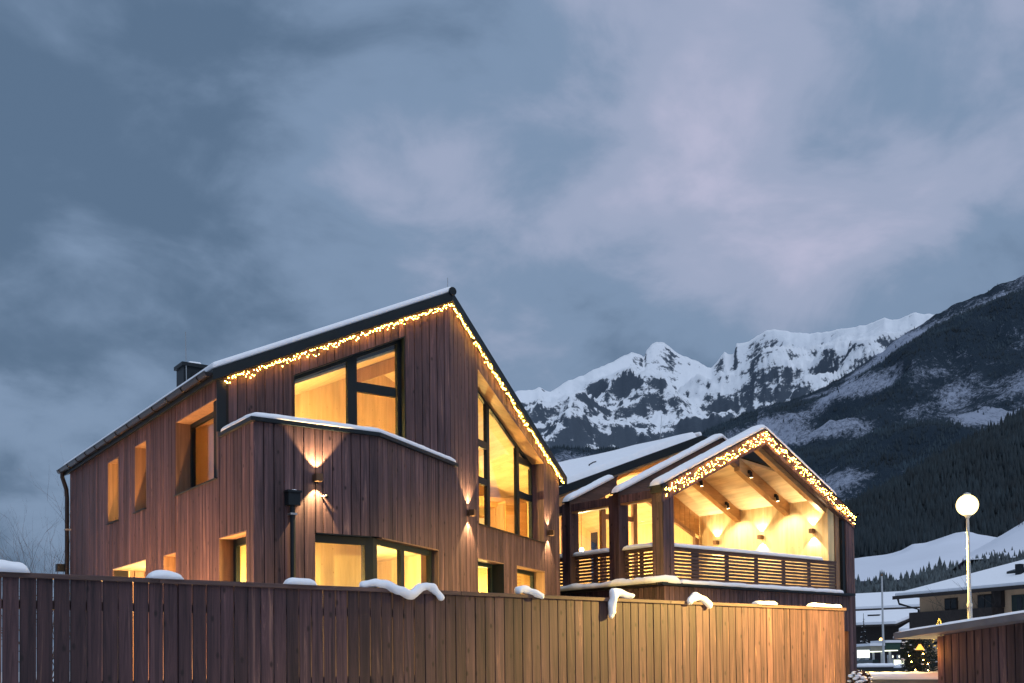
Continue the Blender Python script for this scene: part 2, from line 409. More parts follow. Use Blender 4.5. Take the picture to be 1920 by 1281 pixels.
def window(W, parent, s0, s1, z0, zt0, zt1, dep, mull=(), trans=(), fw=0.07, sill=True, rmat=None, head_mat=None, left=True, right=True, wall_t=0.33, name='window', bottom=True):
    """reveal boards, frame bars, panes; mull = s centres (width), trans = (sa, sb, z, height)"""
    rmat = rmat or M['reveal']; e = 0.004
    zt = line(s0, zt0, s1, zt1)
    fr = W.mb()
    n0, n1 = -dep, -dep-0.07
    if left: fr.hexa([(s0,n0,z0),(s0+fw,n0,z0),(s0+fw,n1,z0),(s0,n1,z0)], [(s0,n0,zt(s0)),(s0+fw,n0,zt(s0+fw)),(s0+fw,n1,zt(s0+fw)),(s0,n1,zt(s0))])
    if right: fr.hexa([(s1-fw,n0,z0),(s1,n0,z0),(s1,n1,z0),(s1-fw,n1,z0)], [(s1-fw,n0,zt(s1-fw)),(s1,n0,zt(s1)),(s1,n1,zt(s1)),(s1-fw,n1,zt(s1-fw))])
    a, b = s0+(fw if left else 0), s1-(fw if right else 0)
    q0, q1 = n0-e, n1+e
    fr.hexa([(a,q0,zt(a)-fw),(b,q0,zt(b)-fw),(b,q1,zt(b)-fw),(a,q1,zt(a)-fw)], [(a,q0,zt(a)),(b,q0,zt(b)),(b,q1,zt(b)),(a,q1,zt(a))])
    fr.box(a, b, q1, q0, z0, z0+fw)
    xs = [a]
    for mc, mw in mull:
        fr.hexa([(mc-mw/2,n0,z0+fw),(mc+mw/2,n0,z0+fw),(mc+mw/2,n1,z0+fw),(mc-mw/2,n1,z0+fw)],
                [(mc-mw/2,n0,zt(mc-mw/2)-fw),(mc+mw/2,n0,zt(mc+mw/2)-fw),(mc+mw/2,n1,zt(mc+mw/2)-fw),(mc-mw/2,n1,zt(mc-mw/2)-fw)])
        xs += [mc-mw/2, mc+mw/2]
    xs.append(b)
    for sa, sb, z, h in trans: fr.box(sa, sb, q1, q0, z-h/2, z+h/2)
    win = fr.build(name, M['frame'], parent)
    for i in range(0, len(xs), 2):
        c0, c1 = xs[i], xs[i+1]
        tr = sorted([t_ for t_ in trans if t_[0] <= (c0+c1)/2 <= t_[1]], key=lambda t_: t_[2])
        lows = [z0+fw]+[t_[2]+t_[3]/2 for t_ in tr]; highs = [t_[2]-t_[3]/2 for t_ in tr]+[None]
        for lo, hi in zip(lows, highs):
            h0, h1 = (zt(c0)-fw, zt(c1)-fw) if hi is None else (hi, hi)
            if h0-lo < 0.02 or h1 - lo < 0.0: h1 = max(h1, lo+0.005); h0 = max(h0, lo+0.005)
            m0, m1 = -dep-0.03, -dep-0.042
            W.mb().hexa([(c0,m0,lo),(c1,m0,lo),(c1,m1,lo),(c0,m1,lo)], [(c0,m0,h0),(c1,m0,h1),(c1,m1,h1),(c0,m1,h0)]).build('pane', M['glass'], win)
    # reveal
    k = 0.018; f0 = -0.002; r1 = n0+0.001; r2 = -wall_t
    rv = W.mb
    if left: rv().hexa([(s0+.001,f0,z0),(s0+k,f0,z0),(s0+k,r2,z0),(s0+.001,r2,z0)], [(s0+.001,f0,zt(s0)-.001),(s0+k,f0,zt(s0+k)-.001),(s0+k,r2,zt(s0+k)-.001),(s0+.001,r2,zt(s0)-.001)]).build('jamb', rmat, win)
    if right: rv().hexa([(s1-k,f0,z0),(s1-.001,f0,z0),(s1-.001,r2,z0),(s1-k,r2,z0)], [(s1-k,f0,zt(s1-k)-.001),(s1-.001,f0,zt(s1)-.001),(s1-.001,r2,zt(s1)-.001),(s1-k,r2,zt(s1-k)-.001)]).build('jamb', rmat, win)
    ha, hb = s0+k+.001, s1-k-.001
    hd = W.mb(); hd.hexa([(ha,f0,zt(ha)-k),(hb,f0,zt(hb)-k),(hb,r2,zt(hb)-k),(ha,r2,zt(ha)-k)], [(ha,f0,zt(ha)-.001),(hb,f0,zt(hb)-.001),(hb,r2,zt(hb)-.001),(ha,r2,zt(ha)-.001)])
    hd.build('head_board', head_mat or rmat, win)
    if sill:
        W.mb().hexa([(s0-0.02,0.035,z0-0.028),(s1+0.02,0.035,z0-0.028),(s1+0.02,r1,z0-0.016),(s0-0.02,r1,z0-0.016)],
                    [(s0-0.02,0.035,z0-0.012),(s1+0.02,0.035,z0-0.012),(s1+0.02,r1,z0-0.001),(s0-0.02,r1,z0-0.001)]).build('sill', M['metal'], win)
    return win

# ------------------------------------------------------------------ snow shapes
def snow_ridge(parent, path, width, height, name='snow', seed=1, step=0.06, over=0.012, uneven=0.3, nprof=9, name_mat='snow', side=None, ends=True, drop=0.0):
    """a rounded bank of snow lying along a path; width may be a number"""
    P = [Vector(p) for p in path]; pts = []
    for a, b in zip(P[:-1], P[1:]):
        k = max(1, int((b-a).length/step))
        pts += [a.lerp(b, i/k) for i in range(k)]
    pts.append(P[-1])
    tot = sum((b-a).length for a, b in zip(pts[:-1], pts[1:])); vs, fs = [], []; d_ = 0.0; n = nprof
    for i, p in enumerate(pts):
        if i: d_ += (p-pts[i-1]).length
        d = (pts[min(i+1, len(pts)-1)]-pts[max(i-1, 0)]); d.normalize()
        s = Vector((d.y, -d.x, 0)); s.normalize()
        endk = 1.0
        if ends:
            ed = min(d_, tot-d_); R0 = height*1.2
            if ed < R0: endk = math.sqrt(max(0.02, 1-(1-ed/R0)**2))
        nz = noise.noise(Vector((d_*2.3, seed*7.1, 0)))*0.6+noise.noise(Vector((d_*7.0, seed*3.3, 4)))*0.4
        h = height*(1+uneven*nz)*endk
        w = width*(1+0.10*uneven*noise.noise(Vector((d_*3.1, seed*1.7, 9))))*(0.6+0.4*endk)
        for j in range(n):
            t = math.pi*j/(n-1)
            x = math.cos(t); z = math.sin(t)**0.6
            jag = 0.02*noise.noise(Vector((d_*11, j*1.3, seed)))
            dz = -drop*(1 if j in (0, n-1) else 0)*(0.5+0.5*noise.noise(Vector((d_*4, j, seed+3))))
            vs.append(p+s*(x*(w/2+over)+jag*0.4)+Vector((0, 0, h*z+dz)))
    for i in range(len(pts)-1):
        for j in range(n-1):
            fs.append((i*n+j, (i+1)*n+j, (i+1)*n+j+1, i*n+j+1))
        fs.append((i*n+n-1, (i+1)*n+n-1, (i+1)*n, i*n))
    fs.append(tuple(range(n))); fs.append(tuple((len(pts)-1)*n+j for j in range(n-1, -1, -1)))
    return MB().add(vs, fs).build(name, M[name_mat], parent, smooth=True)
def snow_tube(path, radii, parent=None, name='snow', seed=1, flat=0.8, n=14, sub=6):
    """a lump of snow as a closed tube through a curve"""
    P = [Vector(p) for p in path]; pts, rad = [], []
    for i in range(len(P)-1):
        p0, p1, p2, p3 = P[max(i-1,0)], P[i], P[i+1], P[min(i+2,len(P)-1)]
        for k in range(sub):
            t = k/sub
            pts.append(0.5*((2*p1)+(p2-p0)*t+(2*p0-5*p1+4*p2-p3)*t*t+(3*p1-p0-3*p2+p3)*t**3))
            rad.append(radii[i]*(1-t)+radii[i+1]*t)
    pts.append(P[-1]); rad.append(radii[-1])
    # rounded ends
    def cap(p, d, r):
        return [(p+d*r*math.sin(a)*0.8, r*math.cos(a)) for a in (0.5, 0.95, 1.3, 1.52)]
    d0 = (pts[0]-pts[1]).normalized(); d1 = (pts[-1]-pts[-2]).normalized()
    pre = cap(pts[0], d0, rad[0])[::-1]; post = cap(pts[-1], d1, rad[-1])
    pts = [a for a, _ in pre]+pts+[a for a, _ in post]; rad = [b for _, b in pre]+rad+[b for _, b in post]
    mb = MB(); mb.tube(pts, rad, n)
    out = []
    for v in mb.v:
        vv = Vector(v)
        out.append(tuple(vv+noise.noise_vector(vv*7+Vector((seed, 0, 0)))*0.026+noise.noise_vector(vv*24)*0.009))
    mb.v = out
    return mb.build(name, M['snow'], parent, smooth=True)

# ------------------------------------------------------------------ lamps on walls
def sconce(W, s, z, label, energy=14, sc_=1.0, size=75, color=WARM2, group=None, inner=False):
    t = thing('wall_lamp', W.P(s, 0.0, z), label, 'wall lamp', group)
    h, w = 0.055*sc_, 0.052*sc_
    b = W.mb()
    b.box(s-w, s+w, 0.004, 0.022, z-h*0.9, z+h*0.9)
    b.box(s-w*0.4, s+w*0.4, 0.022, 0.045, z-h*0.4, z+h*0.4)
    for a0, a1, b0, b1 in ((s-w, s-w+0.008, 0.045, 0.145), (s+w-0.008, s+w, 0.045, 0.145), (s-w+0.008, s+w-0.008, 0.045, 0.053), (s-w+0.008, s+w-0.008, 0.137, 0.145)):
        b.box(a0, a1, b0, b1, z-h, z+h)
    b.build('lamp_body', M['bronze'], t)
    W.mb().box(s-w+0.009, s+w-0.009, 0.054, 0.136, z-h*0.55, z+h*0.55).build('lamp_lens', M['lamp_on'], t)
    for k in (-1, 1):
        lamp('lamp_light', 'SPOT', W.P(s, 0.095, z+k*h*1.05), energy, color, t, aim=(0, 0, k), size=0.012, spot=R_(size+8), blend=0.3)
    return t

# ================================================================== ground
gm = snow_mat('packed_snow_ground', (0.62, 0.64, 0.68), 0.6, 0.3)
gs = MB()
ng = 48
gs.add([(0, 0, 0)]+[(14000*math.cos(2*math.pi*k/ng), 14000*math.sin(2*math.pi*k/ng), 0) for k in range(ng)], [(0, 1+k, 1+(k+1) % ng) for k in range(ng)])
tag(gs.build('ground', gm), kind='structure')

# ================================================================== main timber house
XC, YC, DD, XK, AR = 5.654, 14.267, 1.377, 7.596, 0.57134
YF = YC+DD
XR = XK+DD/math.tan(AR)                     # ridge
XE, YB = 14.35, 24.95
cA, sA = math.cos(AR), math.sin(AR)
sR = lambda x: (x-XK)/cA                    # X on the slanting wall -> s
RZ, SL = 7.93, 0.468
roof_t = lambda x: RZ-SL*abs(x-XR)          # roof upper face
VG = 0.165
roof_b = lambda x: roof_t(x)-VG
house = thing('timber_house', (XC, YC, 0), 'large gabled house clad in dark brown vertical boards, chimney on its snowy roof', 'house')
WL = Wall((XC, YC), (0, 1), (-1, 0))
WF = Wall((XC, YC), (1, 0), (0, -1))
WP = Wall((XC, YF), (1, 0), (0, -1))
WR = Wall((XK, YC), (cA, sA), (sA, -cA))
HP = 4.95
zeave = roof_b(XC)
K0 = const(0.0)
ytoL = lambda y: y-YC
opL = [(ytoL(15.72), ytoL(17.66), const(4.385), const(5.59)), (ytoL(19.30), ytoL(20.01), const(4.385), const(5.59)), (ytoL(21.09), ytoL(21.85), const(4.385), const(5.59)),
       (ytoL(14.55), ytoL(15.66), const(1.2), const(3.46)), (ytoL(17.68), ytoL(18.33), const(2.2), const(3.44)), (ytoL(19.36), ytoL(21.5), const(1.0), const(3.47))]
topL = lambda s: HP if s < DD else zeave
clad(WL, house, 0, YB-YC, K0, topL, opL, kinks=[DD], rng=random.Random(11))
core(WL, house, 0.035, YB-YC, K0, topL, opL, -0.03, -0.30, M['core'], 'wall', kinks=[DD])
opF = [(6.58-XC, XK-XC, const(1.6), const(3.45))]
clad(WF, house, 0, XK-XC, K0, const(HP), opF, rng=random.Random(12))
core(WF, house, 0.03, XK-XC-0.02, K0, const(HP), opF, -0.03, -0.30, M['core'], 'wall')
ptop = line(6.86-XC, 6.09, 8.86-XC, 7.04)
opP = [(6.86-XC, 8.86-XC, const(4.02), ptop)]
topP = lambda s: roof_b(XC+s)-0.005
clad(WP, house, 0.0, XR-XC, const(3.95), topP, opP, rng=random.Random(13), pitch=0.147)
core(WP, house, 0.03, XR-XC-0.03, const(3.95), topP, opP, -0.03, -0.30, M['core'], 'wall')
rw0, rw1 = 3.70, 7.10
rtop = line(rw0, 6.92, rw1, 5.76)
opR = [(0.0, 2.04, const(1.6), const(3.45)), (3.63, 4.86, const(1.6), const(3.46)), (5.51, 7.09, const(1.6), const(3.48)), (rw0, rw1, const(4.09), rtop)]
sE = sR(XE)
topR = lambda s: HP if XK+s*cA < XR else roof_b(XK+s*cA)-0.005
clad(WR, house, 0.0, sE, K0, topR, opR, kinks=[sR(XR)], rng=random.Random(14))
core(WR, house, 0.03, sE-0.02, K0, topR, opR, -0.03, -0.30, M['core'], 'wall', kinks=[sR(XR)])
# walls out of sight
YE = YC+sE*sA
bw = MB(); bw.box(XE-0.3, XE-0.02, YE+0.12, YB-0.3, 0, 5.5)
bw.box(XC+0.3, XE-0.02, YB-0.3, YB-0.02, 0, 5.6)
bw.prism([(XC+0.31,YB-0.29,5.6),(XR,YB-0.29,roof_b(XR)),(XE-0.03,YB-0.29,5.55)], [(XC+0.31,YB-0.04,5.6),(XR,YB-0.04,roof_b(XR)),(XE-0.03,YB-0.04,5.55)])
bw.build('wall', M['core'], house)
# ---- inner linings, floors and partitions (pale spruce)
inz = lambda x: 7.26-0.45*abs(x-XR)         # inner ceiling
core(WL, house, 0.31, YB-YC-0.32, const(1.0), lambda s: 3.9 if s < DD+0.05 else 5.75, opL, -0.305, -0.33, M['spruce'], 'interior_lining', kinks=[DD+0.05])
core(WF, house, 0.33, XK-XC-0.1, const(1.0), const(3.9), opF, -0.305, -0.33, M['spruce'], 'interior_lining')
core(WP, house, 0.33, XR-XC-0.2, const(3.95), lambda s: inz(XC+s)+0.05, opP, -0.305, -0.33, M['spruce'], 'interior_lining')
core(WR, house, 0.15, sE-0.3, const(1.0), lambda s: 3.9 if XK+s*cA < XR else inz(XK+s*cA)+0.05, opR, -0.305, -0.33, M['spruce'], 'interior_lining', kinks=[sR(XR)])
nb = MB(); nb.box(XE-0.36, XE-0.31, YE+0.05, YB-0.3, 1.0, 5.5); nb.build('interior_lining', M['spruce'], house)
def gable_part(x0, x1, y0, y1, z0):
    xs = [x0]+([XR] if x0 < XR < x1 else [])+[x1]
    pr = [(x0, z0), (x1, z0)]+[(x, inz(x)-0.002) for x in xs[::-1]]
    MB().prism([(x, y0, z) for x, z in pr][::-1], [(x, y1, z) for x, z in pr][::-1]).build('partition', M['spruce'], house)
gable_part(5.99, XE-0.37, 22.2, 22.25, 3.96)
gable_part(5.99, 10.55, 18.40, 18.46, 3.96)
gable_part(10.55, 10.60, 16.62, 18.46, 3.96)
nb = MB(); nb.box(5.99, 8.15, 15.70, 15.76, 1.2, 3.56); nb.build('partition', M['spruce'], house)
nb = MB(); nb.box(5.99, XE-0.36, 18.9, 18.96, 1.2, 3.56); nb.build('partition', M['spruce'], house)
nb = MB(); nb.box(10.0, 10.05, 16.15, 18.9, 1.2, 3.56); nb.build('partition', M['spruce'], house)
# inner sloping ceilings
for sg in (-1, 1):
    c = MB(); xe = XC+0.32 if sg < 0 else XE-0.33
    y0 = (lambda x: YF+0.32) if sg < 0 else (lambda x: YC+(x-XK)*math.tan(AR)+0.36)
    pb = [(XR, y0(XR), inz(XR)), (xe, y0(xe), inz(xe)), (xe, YB-0.32, inz(xe)), (XR, YB-0.32, inz(XR))]
    if sg > 0: pb = pb[::-1]
    c.prism(pb[::-1], [(x, y, z+0.04) for x, y, z in pb][::-1]); c.build('ceiling', M['spruce_c'], house)
# storey slabs: plan polygon inside the walls
def plan_in(off):
    q = off/math.cos(AR)
    pts = [(XC+off, YC+off)]
    xk = XK-off*math.tan(AR/2)
    pts += [(xk, YC+off)]
    xe = XE-off; pts += [(xe, YC+(xe-XK)*math.tan(AR)+q), (xe, YB-off), (XC+off, YB-off)]
    return pts
pl = plan_in(0.31)
s_ = MB(); s_.prism([(x, y, 3.60) for x, y in pl], [(x, y, 3.93) for x, y in pl]); fl = s_.build('floor_slab', M['core'], house)
pl2 = plan_in(0.335)
s_ = MB(); s_.prism([(x, y, 3.56) for x, y in pl2], [(x, y, 3.598) for x, y in pl2]); s_.build('ceiling', M['spruce_c'], house)
s_ = MB(); s_.prism([(x, y, 3.932) for x, y in pl2], [(x, y, 3.96) for x, y in pl2]); s_.build('floor_boards', M['floor'], house)
s_ = MB(); s_.prism([(x, y, 0.9) for x, y in pl], [(x, y, 1.2) for x, y in pl]); s_.build('floor_slab', M['floor'], house)
# parapet: inner face, coping
pin = MB()
pin.box(XC+0.302, XC+0.325, YC+0.33, YF-0.03, 3.96, HP); pin.box(XC+0.33, XK-0.1, YC+0.302, YC+0.325, 3.96, HP)
pin.build('parapet_lining', M['core'], house)
def off_line(o, extra=0.0):
    """plan points of the bay outline shifted outward by o"""
    q = math.tan(AR/2)*o
    return [(XC-o, YF-0.12), (XC-o, YC-o), (XK+q, YC-o), (XR+0.16+sA*o, YC+(XR+0.16-XK)*math.tan(AR)-cA*o)]
cap = MB(); A_, B_ = off_line(0.055), off_line(-0.33)
for i in range(3):
    b4 = [(*A_[i], HP+0.0), (*A_[i+1], HP), (*B_[i+1], HP), (*B_[i], HP)]
    cap.hexa(b4, [(x, y, HP+0.055) for x, y, z in b4])
capo = cap.build('parapet_coping', M['metal'], house)
mid = off_line(-0.125)
snow_ridge(capo, [(x, y, HP+0.05) for x, y in mid], 0.33, 0.105, seed=4, uneven=0.22, drop=0.01)
# ---- windows of the street-side faces
window(WL, house, ytoL(15.72), ytoL(17.66), 4.385, 5.59, 5.59, 0.24, mull=[(ytoL(16.45), 0.10)], fw=0.08)
window(WL, house, ytoL(19.30), ytoL(20.01), 4.385, 5.59, 5.59, 0.28)
window(WL, house, ytoL(21.09), ytoL(21.85), 4.385, 5.59, 5.59, 0.28)
window(WL, house, ytoL(14.55), ytoL(15.66), 1.2, 3.46, 3.46, 0.22, fw=0.12, sill=False)
window(WL, house, ytoL(17.68), ytoL(18.33), 2.2, 3.44, 3.44, 0.25)
window(WP, house, 6.86-XC, 8.86-XC, 4.02, 6.09, 7.04, 0.14, mull=[(7.945-XC, 0.17)], trans=[(8.03-XC, 8.76-XC, 6.10, 0.16)], fw=0.075, sill=False, rmat=M['frame'])
window(WR, house, rw0, rw1, 4.09, 6.92, 5.76, 0.26, mull=[(4.76, 0.13), (6.28, 0.13)], trans=[(3.78, 4.70, 5.70, 0.14), (3.78, 4.70, 5.0, 0.13), (6.34, 7.03, 5.74, 0.12), (6.34, 7.03, 5.02, 0.13)], fw=0.075, rmat=M['clad'], head_mat=M['spruce_b'])
window(WR, house, 3.63, 4.86, 1.6, 3.46, 3.46, 0.24, fw=0.09, rmat=M['frame'], head_mat=M['reveal'])
window(WR, house, 5.51, 7.09, 1.6, 3.48, 3.48, 0.24, fw=0.09, rmat=M['reveal'])
window(WF, house, 6.58-XC, XK-XC-0.09, 1.6, 3.45, 3.45, 0.07, fw=0.13, rmat=M['frame'], left=False, right=False, name='corner_window')
window(WR, house, 0.09, 2.04, 1.6, 3.45, 3.45, 0.12, fw=0.10, mull=[(0.98, 0.12)], rmat=M['reveal'], left=False, name='corner_window')
cp = MB(); cp.prism([(XK-0.19, YC+0.075, 1.6), (XK-0.055, YC+0.068, 1.6), (XK+0.045, YC+0.135, 1.6), (XK+0.01, YC+0.22, 1.6), (XK-0.19, YC+0.20, 1.6)],
                    [(XK-0.19, YC+0.075, 3.44), (XK-0.055, YC+0.068, 3.44), (XK+0.045, YC+0.135, 3.44), (XK+0.01, YC+0.22, 3.44), (XK-0.19, YC+0.20, 3.44)])
cp.build('corner_mullion', M['frame'], house)
# niche with lit ceiling on the long side
ni = MB(); ny0, ny1 = 19.36, 21.5
ni.box(XC+0.002, XC+1.6, ny0+0.002, ny1-0.002, 3.445, 3.462); ni.build('niche_ceiling', M['spruce_c'], house)
WN = Wall((XC+1.45, ny0), (0, 1), (-1, 0))
clad(WN, house, 0.0, ny1-ny0, const(1.0), const(3.44), [], pitch=0.2, mat=M['reveal'], gap=0.016, rng=random.Random(15))
WN2 = Wall((XC, ny1), (1, 0), (0, -1))
clad(WN2, house, 0.02, 1.45, const(1.0), const(3.44), [], pitch=0.2, mat=M['reveal'], gap=0.016, rng=random.Random(16))
MB().box(XC+0.03, XC+1.6, ny0-0.05, ny0-0.002, 1.0, 3.5).build('niche_wall', M['reveal'], house)
lamp('niche_light', 'POINT', (XC+0.75, 20.4, 3.1), 120, WARM2, house, size=0.08)
# ---- roof
oy = 0.10
yR = lambda x: YC+(x-XK)*math.tan(AR)-oy/cA
XW = 5.53; XO = 14.62
def roof_poly(sg, dz, inset=0.0):
    if sg < 0: p = [(XW+inset*0.3, YF-oy+inset), (XR, YF-oy+inset), (XR, YB+0.15), (XW+inset*0.3, YB+0.15)]
    else: p = [(XR, YF-oy+inset), (XO-inset, yR(XO)+inset*1.2), (XO-inset, YB+0.15), (XR, YB+0.15)]
    return [(x, y, roof_t(x)+dz) for x, y in p]
rf = MB()
for sg in (-1, 1): rf.prism(roof_poly(sg, -VG), roof_poly(sg, 0))
roof = rf.build('roof', M['metal'], house)
cov = MB(); cov.prism(roof_poly(-1, 0.003, 0.0), roof_poly(-1, 0.105, 0.012)); 
o = cov.build('snow', M['snow'], roof); bv = o.modifiers.new('bevel', 'BEVEL'); bv.width = 0.04; bv.segments = 3; bv.limit_method = 'ANGLE'
cov = MB(); cov.prism(roof_poly(1, 0.003, 0.25), roof_poly(1, 0.07, 0.30)); cov.build('snow', M['snow'], roof)
rc = MB(); rc.tube([(XR, YF-oy-0.02, RZ+0.0), (XR, YB+0.17, RZ+0.0)], 0.072, 14); rc.build('ridge_cap', M['metal'], roof)
# corner strip beside the upper gable
MB().box(XC-0.035, XC+0.10, YF-0.035, YF-0.003, HP+0.1, roof_b(XC)-0.002).build('corner_strip', M['metal'], house)
# verge trim under the roof, where the lights hang
# gutter
def gutter(parent, p0, p1, r=0.065, mat='gutter', brackets=0.75, side=(-1, 0, 0)):
    p0, p1 = Vector(p0), Vector(p1); d = (p1-p0).normalized(); sd_ = Vector(side); n = 9; vs, fs = [], []
    for p in (p0, p1):
        for k in range(n):
            a = math.pi*k/(n-1); vs.append(p+sd_*(-math.cos(a)*r)+Vector((0, 0, -math.sin(a)*r)))
        for k in range(n):
            a = math.pi*k/(n-1); vs.append(p+sd_*(-math.cos(a)*(r-0.006))+Vector((0, 0, -math.sin(a)*(r-0.006))))
    m_ = 2*n
    for k in range(n-1):
        fs.append((k, k+1, m_+k+1, m_+k)); fs.append((n+k, m_+n+k, m_+n+k+1, n+k+1))
    fs += [(0, m_, m_+n, n), (n-1, n+n-1, m_+n+n-1, m_+n-1)]
    g = MB().add(vs, fs)
    for p, q in ((p0, d*0.004), (p1, -d*0.004)):
        g.add([p+q]+[p+q+sd_*(-math.cos(math.pi*k/(n-1))*r)+Vector((0, 0, -math.sin(math.pi*k/(n-1))*r)) for k in range(n)], [(0, k+1, k+2) for k in range(n-1)])
    g.tube([p0+sd_*r+Vector((0,0,0.006)), p1+sd_*r+Vector((0,0,0.006))], 0.009, 6)
    go = g.build('gutter', M[mat], parent)
    L = (p1-p0).length; k = 0.35
    while k < L:
        c = p0+d*k; b = MB()
        b.tube([c+sd_*(-math.cos(math.pi*j/8)*(r+0.006))+Vector((0, 0, -math.sin(math.pi*j/8)*(r+0.006))) for j in range(9)], 0.007, 5)
        b.build('gutter_bracket', M['black'], go); k += brackets
    return go
gz = roof_t(XW)-0.05
gut = gutter(house, (XW-0.055, YF-oy+0.02, gz), (XW-0.055, YB+0.17, gz))
dp = MB(); dpy = YB-0.05
dp.tube([(XW-0.05, dpy, gz-0.05), (XW-0.05, dpy, gz-0.16), (XC-0.09, dpy, gz-0.42), (XC-0.075, dpy, gz-0.6), (XC-0.075, dpy, 0.0)], 0.045, 10)
dpo = dp.build('downpipe', M['gutter'], house)
for z in (4.6, 3.2): MB().box(XC-0.13, XC-0.001, dpy-0.055, dpy+0.055, z-0.02, z+0.02).build('pipe_clamp', M['steel'], dpo)
MB().box(XC-0.24, XC-0.05, YB+0.12, YB+0.30, 3.7, 3.86).build('rain_head', M['metal'], house)
# chimney, rods
ch = MB(); cx, cy_ = 6.86, 20.5
ch.box(cx-0.21, cx+0.21, cy_-0.21, cy_+0.21, roof_b(cx-0.21), 7.30)
cho = ch.build('chimney', M['metal'], roof)
c2 = MB(); c2.box(cx-0.25, cx+0.25, cy_-0.25, cy_+0.25, 7.30, 7.37); c2.build('chimney_cap', M['metal'], cho)
c2 = MB(); c2.tube([(cx+0.02, cy_-0.21, 7.12), (cx+0.02, cy_-0.26, 7.12)], 0.07, 12); c2.build('chimney_vent', M['black'], cho)
snow_ridge(cho, [(cx-0.12, cy_, 7.368), (cx+0.2, cy_, 7.368)], 0.36, 0.08, seed=9)
MB().tube([(cx-0.16, cy_-0.24, 6.6), (cx-0.18, cy_-0.24, 7.95)], 0.009, 6).build('lightning_rod', M['steel'], roof)
MB().tube([(XR, YF+0.05, RZ), (XR, YF+0.05, RZ+0.28)], 0.006, 6).build('lightning_rod', M['steel'], roof)
# rain box and pipe on the bay
rb = MB(); rb.box(6.11, 6.29, YC-0.14, YC-0.006, 3.80, 3.98); rb.box(6.09, 6.31, YC-0.16, YC-0.005, 3.98, 4.01)
rbo = rb.build('rain_head', M['metal'], house)
rb = MB(); rb.tube([(6.20, YC-0.07, 3.80), (6.20, YC-0.07, 0.0)], 0.038, 10); rb.build('downpipe', M['metal'], house)
for z in (3.68, 2.2): MB().box(6.15, 6.25, YC-0.115, YC-0.002, z-0.014, z+0.014).build('pipe_clamp', M['steel'], rbo)
snow_ridge(rbo, [(6.12, YC-0.08, 4.008), (6.29, YC-0.08, 4.008)], 0.12, 0.02, seed=19)
# security camera
sq = thing('security_camera', WF.P(6.72-XC, 0, 3.97), 'small black ball camera below the lamp on the bay', 'camera')
b = MB(); b.ball((6.72, YC-0.075, 3.97), 0.032, 12, 8); b.build('camera_ball', M['black'], sq, smooth=True)
b = MB(); b.tube([(6.67, YC-0.004, 3.985), (6.70, YC-0.06, 3.975)], 0.012, 8); b.build('camera_arm', M['pole'], sq)
# ---- lamps on the outside
sconce(WF, 6.585-XC, 4.23, 'bronze cube wall lamp shining up and down on the board-clad bay', 190)
sconce(WR, 3.215, 4.21, 'bronze cube wall lamp shining up and down between bay and tall gable window', 180)
sconce(WR, 7.27, 4.30, 'bronze cube wall lamp on the strip between tall gable window and loggia', 150)
# ---- inside things and light
def inside(name, label, cat, shapes, loc, group=None):
    t = thing(name, loc, label, cat, group)
    for nm, mt, boxes in shapes:
        q = MB()
        for bx in boxes: q.box(*bx)
        q.build(nm, mt, t)
    return t
bmz = MB(); bmz.prism([(8.7, 17.1, inz(8.7)-0.005), (XR-0.02, 17.1, inz(XR)-0.02), (XR-0.02, 17.1, inz(XR)-0.27), (8.7, 17.1, inz(8.7)-0.26)],
                      [(8.7, 17.26, inz(8.7)-0.005), (XR-0.02, 17.26, inz(XR)-0.02), (XR-0.02, 17.26, inz(XR)-0.27), (8.7, 17.26, inz(8.7)-0.26)])
bmz.build('ceiling_beam', M['spruce'], house)
bmz = MB(); bmz.box(11.0, XE-0.37, 19.6, 19.78, 5.0, 5.22); bmz.build('tie_beam', M['spruce_b'], house)
inside('oven_unit', 'dark oven unit in the pale wooden wall seen through the bay window', 'oven', [('oven_body', M['dark_in'], [(9.1, 9.85, 17.8, 18.88, 1.2, 2.95)]), ('oven_shelf', M['spruce_b'], [(9.1, 9.85, 17.78, 17.80, 2.72, 2.76)])], (9.4, 18.3, 1.2))
inside('wall_shelf', 'long brown shelf on the pale wall seen through the corner window', 'shelf', [('shelf_board', M['spruce_b'], [(9.94, 9.998, 16.6, 18.0, 2.62, 2.78)])], (9.97, 17.3, 2.62))
inside('kitchen_cupboard', 'white cupboard block inside the tall gable window', 'cupboard', [('cupboard_body', M['white_in'], [(13.3, 13.98, 20.6, 22.1, 3.96, 4.9)]), ('worktop', M['spruce_b'], [(13.25, 13.985, 20.55, 22.15, 4.9, 4.95)])], (13.6, 21.3, 3.96))
inside('wardrobe', 'wide wooden block added behind the side window to dim it', 'wardrobe', [('wardrobe_body', M['spruce_b'], [(6.5, 7.0, 16.55, 17.7, 3.96, 5.75)])], (6.7, 17.1, 3.96))  # wardrobe shape added to dim the bright room behind this pane
inside('wardrobe', 'tall wooden wardrobe inside the tall gable window', 'wardrobe', [('wardrobe_body', M['spruce_b'], [(13.4, 13.98, 19.3, 20.0, 3.96, 5.1)]), ('wardrobe_door', M['reveal'], [(13.38, 13.40, 19.33, 19.64, 4.0, 5.06), (13.38, 13.40, 19.66, 19.97, 4.0, 5.06)])], (13.7, 19.6, 3.96))
def pendant(x, y, z, zc, label, e, r=0.11, color=WARM):
    t = thing('pendant_lamp', (x, y, zc), label, 'lamp')
    MB().tube([(x, y, z+r), (x, y, zc)], 0.006, 6).build('lamp_cord', M['black'], t)
    MB().tube([(x, y, zc-0.03), (x, y, zc)], 0.05, 12).build('ceiling_rose', M['bronze'], t)
    b_ = MB(); b_.ball((x, y, z), r, 16, 10); b_.build('lamp_globe', M['lamp_on'], t, smooth=True)
    lamp('lamp_light', 'POINT', (x, y, z-r-0.06), e, color, t, size=0.1)
    return t
